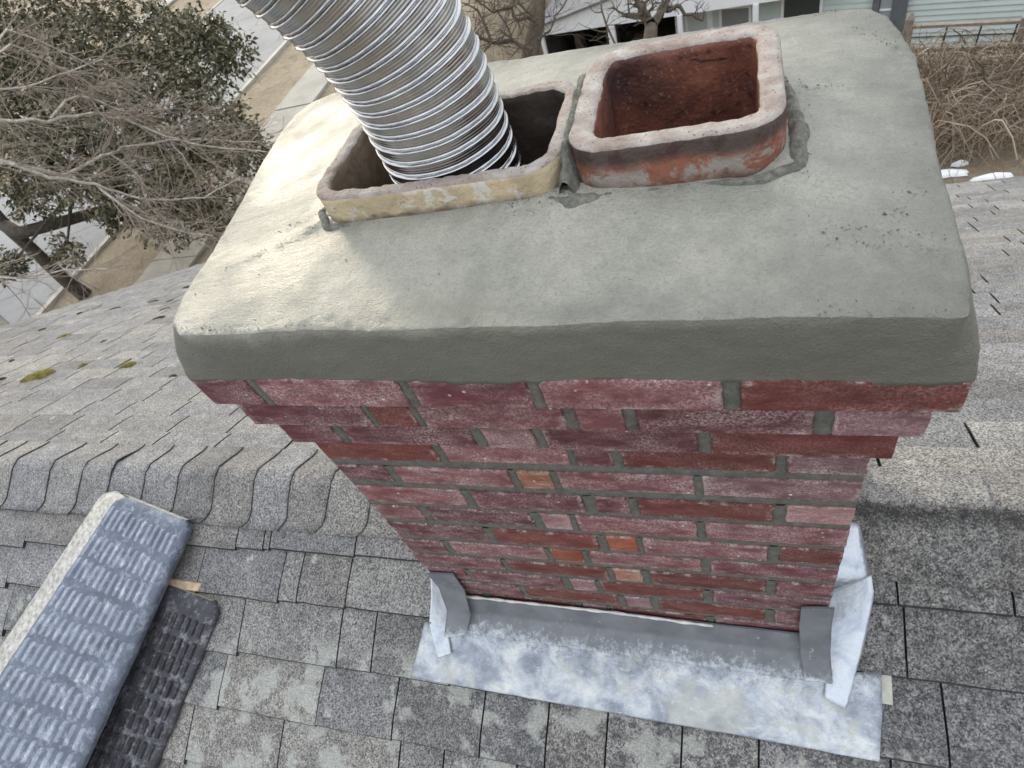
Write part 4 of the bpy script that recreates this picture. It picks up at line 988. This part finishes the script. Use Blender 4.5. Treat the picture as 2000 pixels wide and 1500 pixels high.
for c_, r_ in CL:
    c_ = Vector(c_)
    for k in range(int(230 * r_ ** 1.8) + 14):      # sprays of leaves on an uneven shell
        d = Vector((random.gauss(0, 1), random.gauss(0, 1), random.gauss(0, .8))).normalized(); rr_ = r_ * random.uniform(.45, 1.08) * (1 + .35 * nz(d.x * 2, d.y * 2, d.z * 2 + c_.x)); sp = c_ + d * rr_
        ax = (d + Vector((random.gauss(0, .5), random.gauss(0, .5), random.gauss(0, .5)))).normalized()
        for q in range(random.randint(7, 13)):
            ld = (ax + Vector((random.gauss(0, .9), random.gauss(0, .9), random.gauss(0, .7)))).normalized(); st = sp + Vector((random.gauss(0, .06), random.gauss(0, .06), random.gauss(0, .06)))
            ln_ = random.uniform(.07, .15); sd = ld.cross(Vector((random.gauss(0, 1), random.gauss(0, 1), 1))).normalized() * ln_ * .24; b = len(LV)
            mid = st + ld * ln_ * .5 + Vector((0, 0, .008)); LV += [st - Vector(eb), mid + sd - Vector(eb), st + ld * ln_ - Vector((0, 0, .01)) - Vector(eb), mid - sd - Vector(eb)]; LF.append((b, b + 1, b + 2, b + 3))
mesh_obj('crown', LV, LF, LEAF, ev)
# bare pale tree in front of it
bb = (-10.2, 4.2, GZ)
bt = rooted('bare_tree', bb, 'pale leafless tree reaching in from the left in front of the evergreen', 'tree')
mb = MB(); mb.tube([(-10.2, 4.2, GZ - .1), (-10.1, 4.3, -3.6), (-9.8, 4.6, -2.3), (-9.4, 5.0, -1.6)], [.16, .13, .10, .06], 8); localise(mb, bb); mb.build('trunk', BARKP, bt, smooth=True)
BR = [[(-9.4, 5.0, -1.6), (-9.0, 5.32, -1.3), (-8.59, 5.77, -1.54), (-8.32, 6.16, -1.77), (-8.01, 6.58, -1.98), (-7.88, 6.86, -2.23), (-7.57, 7.01, -2.66), (-7.23, 7.25, -3.04), (-6.53, 7.62, -3.48)],
      [(-9.8, 4.6, -2.3), (-8.88, 4.93, -1.67), (-8.59, 5.34, -1.88), (-8.53, 5.57, -2.14), (-8.37, 5.83, -2.42), (-8.17, 6.35, -2.5), (-8.16, 6.73, -2.61), (-7.76, 7.22, -2.82), (-7.23, 7.61, -3.16), (-6.9, 7.95, -3.45)],
      [(-9.4, 5.0, -1.7), (-9.0, 5.06, -1.51), (-8.59, 5.38, -1.85), (-8.26, 5.54, -2.28), (-7.96, 5.81, -2.62), (-7.82, 5.96, -2.98), (-7.51, 6.26, -3.29), (-7.24, 6.62, -3.54), (-6.93, 7.22, -3.61)],
      [(-7.96, 5.81, -2.62), (-7.8, 5.75, -2.9), (-7.62, 5.75, -3.25), (-7.35, 5.85, -3.6), (-7.05, 6.1, -3.9)],
      [(-8.3, 6.2, -1.75), (-8.15, 6.7, -1.75), (-7.9, 6.9, -2.05), (-7.75, 7.0, -2.4)], [(-8.16, 6.5, -2.55), (-7.9, 6.4, -2.95), (-7.95, 6.2, -3.3)], [(-7.76, 7.22, -2.82), (-7.6, 7.1, -3.2), (-7.6, 7.0, -3.6)],
      [(-9.1, 5.2, -1.35), (-8.6, 5.9, -1.0), (-8.24, 6.46, -.9), (-8.25, 6.7, -1.2), (-8.11, 6.9, -1.6)], [(-8.6, 5.9, -1.0), (-8.3, 6.6, -.75), (-8.18, 6.97, -1.18), (-8.07, 7.2, -1.63)],
      [(-9.0, 5.32, -1.3), (-8.74, 5.84, -1.1), (-8.45, 6.13, -1.31), (-8.18, 6.64, -1.45), (-7.87, 7.22, -1.54)], [(-9.9, 4.5, -2.6), (-9.2, 4.2, -2.8), (-8.65, 4.3, -3.0), (-8.28, 4.66, -3.2), (-8.0, 5.0, -3.5)]]
mb = MB(); tw = MB()
for i, b in enumerate(BR):
    r0 = [.032, .036, .032, .020, .018, .015, .015, .022, .018, .021, .017][i]; n_ = len(b)
    # resample with a little wander
    pts = []
    for a, c_ in zip(b[:-1], b[1:]):
        for t in (0, .33, .66): pts.append(Vector(a).lerp(Vector(c_), t) + Vector((random.gauss(0, .014), random.gauss(0, .014), random.gauss(0, .014))))
    pts.append(Vector(b[-1])); mb.tube(pts, [lerp(r0, .008, k / (len(pts) - 1)) for k in range(len(pts))], 6, caps=False)
    for k, p in enumerate(pts[2:]):
        for _ in range(3):
            if random.random() < .85:
                d = (pts[min(k + 3, len(pts) - 1)] - pts[k + 1]).normalized() + Vector((random.gauss(0, .7), random.gauss(0, .7), random.gauss(0, .7)))
                branchy(tw, p, d, random.uniform(.35, .95), .0075, 2, 4, 0, .5, (2, 4), .62)
localise(mb, bb); mb.build('branches', BARKP, bt, smooth=True); localise(tw, bb); tw.build('twigs', TWIG, bt)
# shrub at the very left by the roof edge
sb_ = (-9.0, 4.6, GZ); mb = MB()
for k in range(9): branchy(mb, (sb_[0] + random.uniform(-.2, .2), sb_[1] + random.uniform(-.2, .2), GZ), (random.gauss(0, .35), random.gauss(0, .35), 1), 1.5, .013, 3, 4, 0, .5, (2, 3), .6)
localise(mb, sb_); o = mb.build('bare_shrub', TWIG); o.location = sb_; tag(o, 'bare twiggy shrub on the verge just beyond the left roof edge', 'shrub')
# mid trees between the hose and the crown corner
def bare(root_name, base, paths, radii, mat, label, twigs, group=None, tl=.7):
    rt = rooted(root_name, base, label, 'tree', group); mb = MB()
    for b, r0 in zip(paths[:1], radii[:1]): mb.tube(b, r0 if isinstance(r0, list) else [lerp(r0, r0 * .7, k / (len(b) - 1)) for k in range(len(b))], 8)
    localise(mb, base); mb.build('trunk', mat, rt, smooth=True); mb = MB()
    for b, r0 in zip(paths[1:], radii[1:]):
        pts = []
        for a, c_ in zip(b[:-1], b[1:]):
            for t in (0, .5): pts.append(Vector(a).lerp(Vector(c_), t) + Vector((random.gauss(0, .02), random.gauss(0, .02), random.gauss(0, .02))))
        pts.append(Vector(b[-1])); mb.tube(pts, [lerp(r0, r0 * .35, k / (len(pts) - 1)) for k in range(len(pts))], 5, caps=False)
        for p in pts[1:]:
            for _ in range(twigs): branchy(mb, p, (random.gauss(0, 1), random.gauss(0, .6), random.gauss(.5, .8)), tl * random.uniform(.5, 1.1), r0 * .25, 2, 3, 0, .5, (2, 3), .6)
    localise(mb, base); mb.build('branches', mat, rt); return rt
BARKM = simple('brown_bark', (.075, .06, .042), .4, 10, .95, (25, .02))
bare('bare_tree', (-3.95, 12.4, GZ - .6), [[(-3.95, 12.4, GZ - .7), (-3.7, 13.63, -5.31), (-3.55, 14.2, -4.93), (-3.52, 14.66, -4.57), (-3.49, 15.2, -4.15), (-3.4, 16, -3.4)],
     [(-3.52, 13.33, -5.09), (-3.94, 13.41, -4.83), (-4.36, 13.27, -4.74), (-4.67, 13.34, -4.55), (-4.94, 13.06, -4.64)], [(-3.43, 13.87, -4.7), (-3.83, 13.78, -4.58), (-3.93, 13.94, -4.41), (-4.35, 13.8, -4.33), (-4.67, 13.95, -4.06)], [(-4.36, 13.27, -4.74), (-4.46, 13.56, -4.47), (-4.67, 13.78, -4.2), (-4.98, 13.84, -4.0)],
     [(-3.94, 13.41, -4.83), (-4.09, 13.73, -4.51), (-4.35, 13.93, -4.22)], [(-3.51, 13.94, -4.61), (-3.77, 14.06, -4.39), (-3.88, 14.21, -4.22)], [(-4.36, 13.27, -4.74), (-4.57, 13.01, -4.85)], [(-3.41, 13.52, -4.99), (-3.15, 13.76, -4.92), (-3.04, 14.04, -4.75), (-2.77, 14.41, -4.58)]],
     [[.24, .20, .19, .18, .18, .16], .06, .05, .04, .03, .03, .03, .03], BARKM, 'bare brown tree with spreading twigs between the metal hose and the white carport', 3)
def sc(p, k): return tuple(CAM + (Vector(p) - CAM) * k)
G_ = [[(-.83, 11.83, -4.68), (-.81, 12.02, -4.54), (-.9, 12.15, -4.4), (-1.09, 12.07, -4.37), (-1.25, 12.07, -4.29)], [(-.9, 12.11, -4.43), (-1.0, 12.24, -4.28), (-1.05, 12.34, -4.18), (-1.13, 12.43, -4.06)], [(-.81, 12.02, -4.54), (-.65, 12.17, -4.5), (-.56, 12.33, -4.41), (-.47, 12.5, -4.32)], [(-.9, 12.13, -4.41), (-.96, 12.3, -4.25), (-.82, 12.45, -4.2)],
      [(-.56, 12.31, -4.43), (-.38, 12.41, -4.43), (-.2, 12.34, -4.57), (-.03, 12.3, -4.68), (.08, 12.29, -4.75)], [(-1.25, 12.07, -4.29), (-1.34, 12.09, -4.24)], [(-1.25, 12.09, -4.28), (-1.33, 12.03, -4.29)], [(-.65, 12.17, -4.5), (-.69, 12.27, -4.4), (-.6, 12.4, -4.34), (-.69, 12.49, -4.22)]]
G_ = [[sc(p, .94) for p in b] for b in G_]
bare('pruned_tree', (-.78, 10.4, GZ), [[(-.78, 10.4, GZ - .1), (-.77, 10.7, -5.0), G_[0][0], G_[0][1]], G_[0][1:], G_[1], G_[2], G_[3], G_[4], G_[5], G_[6], G_[7]], [.15, .10, .085, .09, .07, .045, .03, .03, .05], BARKM, 'gnarled hard-pruned tree in front of the carport', 1, tl=.3)
S_ = [[(-1.36, 11.1, -4.34), (-1.49, 11.32, -4.11), (-1.57, 11.51, -3.91), (-1.59, 11.72, -3.74)], [(-1.45, 11.22, -4.2), (-1.7, 11.23, -4.07), (-1.96, 11.25, -3.94)], [(-1.51, 11.35, -4.07), (-1.36, 11.56, -3.98), (-1.23, 11.73, -3.9)], [(-1.55, 11.45, -3.98), (-1.74, 11.51, -3.84), (-1.87, 11.55, -3.74)], [(-1.48, 11.3, -4.12), (-1.32, 11.39, -4.13), (-1.15, 11.46, -4.15)], [(-1.41, 11.16, -4.27), (-1.58, 11.14, -4.21), (-1.79, 11.04, -4.19)]]
bare('sapling', (-1.2, 10.6, GZ), [[(-1.2, 10.6, GZ - .1), (-1.3, 10.9, -4.8)] + S_[0]] + S_[1:], [.022, .012, .012, .012, .01, .01], BARKM, 'thin bare sapling in front of the carport post', 1, tl=.3)

# brambles and dry vines by the fence (nobody could count them)
m = NT('dry_vine', .9); gi = m.n('ShaderNodeNewGeometry'); m.color(m.ramp(gi.outputs['Random Per Island'], [(0.0, (.10, .07, .045)), (.5, (.20, .155, .11)), (1.0, (.36, .30, .23))])); VINE = m.mat
mb = MB()
for i in range(5200):
    x = random.uniform(1.9, 9); y = random.uniform(7.9, 10.3)
    hgt = random.uniform(.1, .6) * (1 + .8 * nz(x, y, 0, .9)); a = random.uniform(0, 6.28); L = random.uniform(.3, 1.2); z0 = GZ + random.uniform(0, .35)
    P_ = []; 
    for k in range(6): t = k / 5; P_.append((x + math.cos(a) * L * t + random.gauss(0, .03), y + math.sin(a) * L * .6 * t + random.gauss(0, .03), z0 + hgt * math.sin(math.pi * min(1, t * .9 + .05)) + random.gauss(0, .02)))
    mb.tube(P_, random.uniform(.002, .006) if random.random() < .95 else .011, 3, caps=False)
tag(mb.build('bramble_thicket', VINE), 'tangled dry brown brambles between the roof edge and the fence', 'bramble', kind='stuff')
mb = MB()
for i in range(1500):
    x = random.uniform(-8.2, 9); y = random.uniform(8.5, 11.6); 
    if x < 1.9: y = random.uniform(11.8, 16)
    z0 = gh(x, y); a = random.uniform(0, 6.28); h = random.uniform(.05, .16)
    mb.add([(x - .01, y, z0), (x + .01, y, z0), (x + math.cos(a) * .06, y + math.sin(a) * .06, z0 + h)], [(0, 1, 2)])
tag(mb.build('dead_grass', VINE), 'thin tufts of dead grass on the lawn behind the house', 'grass', kind='stuff')

# ------------------------------------------------------------------ neighbour's house, carport, fence
SIDE = simple('pale_green_siding', (.47, .55, .54), .05, 2, .6); WHITE = simple('white_paint', (.72, .74, .76), .06, 3, .5); GREYD = simple('dark_slate_paint', (.10, .115, .13), .2, 5, .5)
m = NT('window_glass', .08); m.color((.04, .05, .055)); GLASS = m.mat
BLIND = simple('grey_blind', (.22, .24, .24), .1, 6, .6)
def place(px_local, S): return tuple(CAM + (Vector(px_local) - CAM) * S)
S1 = 1.5; h0 = Vector(place((3.48, 11.39, -5.5), S1))
hs = empty('neighbour_house', h0, R(-18.4), label='pale green clapboard house with white window trim beyond the fence', cat='house')
def hb(mbx, x0, x1, y0, y1, z0, z1): mbx.box(x0 * S1, x1 * S1, y0 * S1, y1 * S1, z0 * S1, z1 * S1)
mb = MB(); hb(mb, -4.08, 6, .03, 4, -2.4, 3.2); mb.build('wall', SIDE, hs)
k = 0; z = -2.2
while z < 2.6:
    V = []; x0, x1 = -4.05, 6.0; dz = .088
    mb = MB(); mb.hexa([(q[0] * S1, q[1] * S1, q[2] * S1) for q in ((x0, -.020, z), (x1, -.020, z), (x1, .03, z), (x0, .03, z), (x0, .004, z + dz), (x1, .004, z + dz), (x1, .03, z + dz), (x0, .03, z + dz))]); mb.build('siding_board', SIDE, hs); z += dz
def hwin(x0, x1, z0, z1, dark):
    mb = MB(); t = .045
    hb(mb, x0 - t, x1 + t, -.050, .01, z1, z1 + t); hb(mb, x0 - t, x1 + t, -.050, .01, z0 - t, z0); hb(mb, x0 - t, x0, -.048, .01, z0, z1); hb(mb, x1, x1 + t, -.048, .01, z0, z1); w_ = mb.build('window', WHITE, hs)
    mb = MB(); hb(mb, x0, x1, -.030, .005, z0, z1); mb.build('pane', GLASS if dark else BLIND, w_)
    mb = MB(); hb(mb, x0, x1, -.040, -.032, (z0 + z1) / 2 - .012, (z0 + z1) / 2 + .012); mb.build('glazing_bar', WHITE, w_)
hwin(-3.22, -2.73, .0, .845, False); hwin(-2.13, -1.55, .05, 1.1, True); hwin(1.9, 2.5, .6, 1.6, True)
mb = MB(); hb(mb, -3.50, -3.40, -.03, .0, -.6, 2.6); mb.build('trim_board', WHITE, hs)
mb = MB(); hb(mb, -4.12, -4.04, -.03, .0, -.6, 2.6); mb.build('trim_board', WHITE, hs)
mb = MB(); hb(mb, -3.92, -3.88, -.024, .0, -.6, 1.5); hb(mb, -4.04, -3.5, -.05, -.0, 1.10, 1.16); mb.build('trim_board', WHITE, hs)
mb = MB(); hb(mb, -.74, -.64, -.10, -.03, -.6, 1.5); mb.build('porch_post', GREYD, hs)
mb = MB(); hb(mb, -.45, -.24, -.12, -.03, -.6, 1.5); mb.build('porch_post', GREYD, hs)
mb = MB(); hb(mb, -.63, -.46, -.06, -.03, -.2, 1.5); mb.build('storm_door', simple('door_glass', (.28, .32, .34), .15, 3, .3), hs)
mb = MB(); hb(mb, -.63, -.46, -.075, -.062, .66, .69); mb.build('door_bar', WHITE, hs)
mb = MB(); hb(mb, .42, .85, -.06, -.0, .93, 1.0); mb.build('meter_box', GREYD, hs)
rf = MB()
rf.hexa([(q[0] * S1, q[1] * S1, q[2] * S1) for q in ((-4.4, -.35, 2.6), (6.3, -.35, 2.6), (6.3, 2.0, 3.7), (-4.4, 2.0, 3.7), (-4.4, -.35, 2.7), (6.3, -.35, 2.7), (6.3, 2.0, 3.8), (-4.4, 2.0, 3.8))])
rf.hexa([(q[0] * S1, q[1] * S1, q[2] * S1) for q in ((-4.4, 2.0, 3.7), (6.3, 2.0, 3.7), (6.3, 4.3, 2.6), (-4.4, 4.3, 2.6), (-4.4, 2.0, 3.8), (6.3, 2.0, 3.8), (6.3, 4.3, 2.7), (-4.4, 4.3, 2.7))])
rf.build('roof', simple('far_shingles', (.13, .13, .135), .25, 6, .9), hs)
# carport
S2 = 1.4; g0 = Vector(place((-3.2, 13.2, -5.5), S2))
gp = empty('carport', g0, R(-8), label='white gabled carport with a grey roof and dark open bays beyond the crown', cat='carport')
def gb(mbx, x0, x1, y0, y1, z0, z1): mbx.box(x0 * S2, x1 * S2, y0 * S2, y1 * S2, z0 * S2, z1 * S2)
mb = MB(); f = [(0.02, .735), (2.95, .735), (5.6, .735), (2.9, 1.47), (.02, .905)]
V = [(x * S2, -.03 * S2, z_ * S2) for x, z_ in f] + [(x * S2, .03 * S2, z_ * S2) for x, z_ in f]
mb.add(V, [(0, 1, 2, 3, 4), (9, 8, 7, 6, 5)] + [(i, i + 5, (i + 1) % 5 + 5, (i + 1) % 5) for i in range(5)]); mb.build('gable', WHITE, gp)
for (x, w_) in ((-.03, .07), (1.44, .14), (2.83, .09), (4.2, .1)):
    mb = MB(); gb(mb, x, x + w_, -.06, .02, -1.9, .733); mb.build('post', WHITE, gp)
mb = MB(); mb.hexa([tuple(c_ * S2 for c_ in q) for q in ((-.10, -.1, .905), (2.9, -.1, 1.50), (2.9, 5, 1.50), (-.10, 5, .905), (-.10, -.1, .945), (2.9, -.1, 1.54), (2.9, 5, 1.54), (-.10, 5, .945))]); mb.hexa([tuple(c_ * S2 for c_ in q) for q in ((2.9, -.1, 1.50), (5.9, -.1, .905), (5.9, 5, .905), (2.9, 5, 1.50), (2.9, -.1, 1.54), (5.9, -.1, .945), (5.9, 5, .945), (2.9, 5, 1.54))])
mb.build('roof', simple('carport_shingles', (.15, .15, .155), .25, 6, .9), gp)
mb = MB(); gb(mb, -.02, 5.6, 3.4, 3.5, -1.9, .9); gb(mb, -.04, .02, .03, 3.4, -1.9, .9); mb.build('back_wall', simple('dark_boards', (.045, .042, .038), .4, 4, .9), gp)
mb = MB()
for k in range(10):
    x = random.uniform(.2, 2.7); hh = random.uniform(-.5, .45); gb(mb, x, x + random.uniform(.05, .3), .8, 1.1, -1.9, hh)
mb.build('stored_junk', simple('junk', (.10, .08, .07), .5, 3, .8), gp)
# fence
fo = Vector((3.48, 11.39, -5.5)) + Vector((math.sin(R(-18.4)), -math.cos(R(-18.4)), 0)) * .9 * 1.0
fn = empty('rail_fence', fo, R(-18.4), label='weathered wooden rail fence with dark metal bars at the foot of the green house', cat='fence')
WOOD = simple('weathered_wood', (.20, .17, .135), .3, 12, .9, (40, .01)); IRON = simple('dark_iron', (.05, .04, .035), .3, 20, .7)
mb = MB(); mb.hexa([(-.13, -.06, -.2), (-.01, -.06, -.2), (-.01, .06, -.2), (-.13, .06, -.2), (-.14, -.06, .90), (-.03, -.06, .90), (-.03, .06, .90), (-.14, .06, .90)]); mb.add([(-.14, -.06, .90), (-.03, -.06, .90), (-.03, .06, .90), (-.14, .06, .90), (-.08, 0, 1.0)], [(0, 1, 4), (1, 2, 4), (2, 3, 4), (3, 0, 4)]); mb.build('post', WOOD, fn)
for x in (1.28, 2.6, 3.9): mb = MB(); mb.box(x, x + .09, -.05, .05, -.2, .84); mb.build('post', WOOD, fn)
mb = MB(); mb.box(-.03, 5, -.035, .035, .755, .795); mb.build('rail', WOOD, fn)
mb = MB(); mb.box(-.03, 5, -.035, .035, .40, .455); mb.build('rail', WOOD, fn)
mb = MB(); mb.tube([(-.03, 0, .615), (5, 0, .60)], .011, 6); mb.build('wire', IRON, fn)
for i in range(12):
    x = .41 + .42 * i; mb = MB(); mb.tube([(x + .005, 0, .755), (x - .01, 0, .40)], .014, 6); mb.build('bar', IRON, fn)
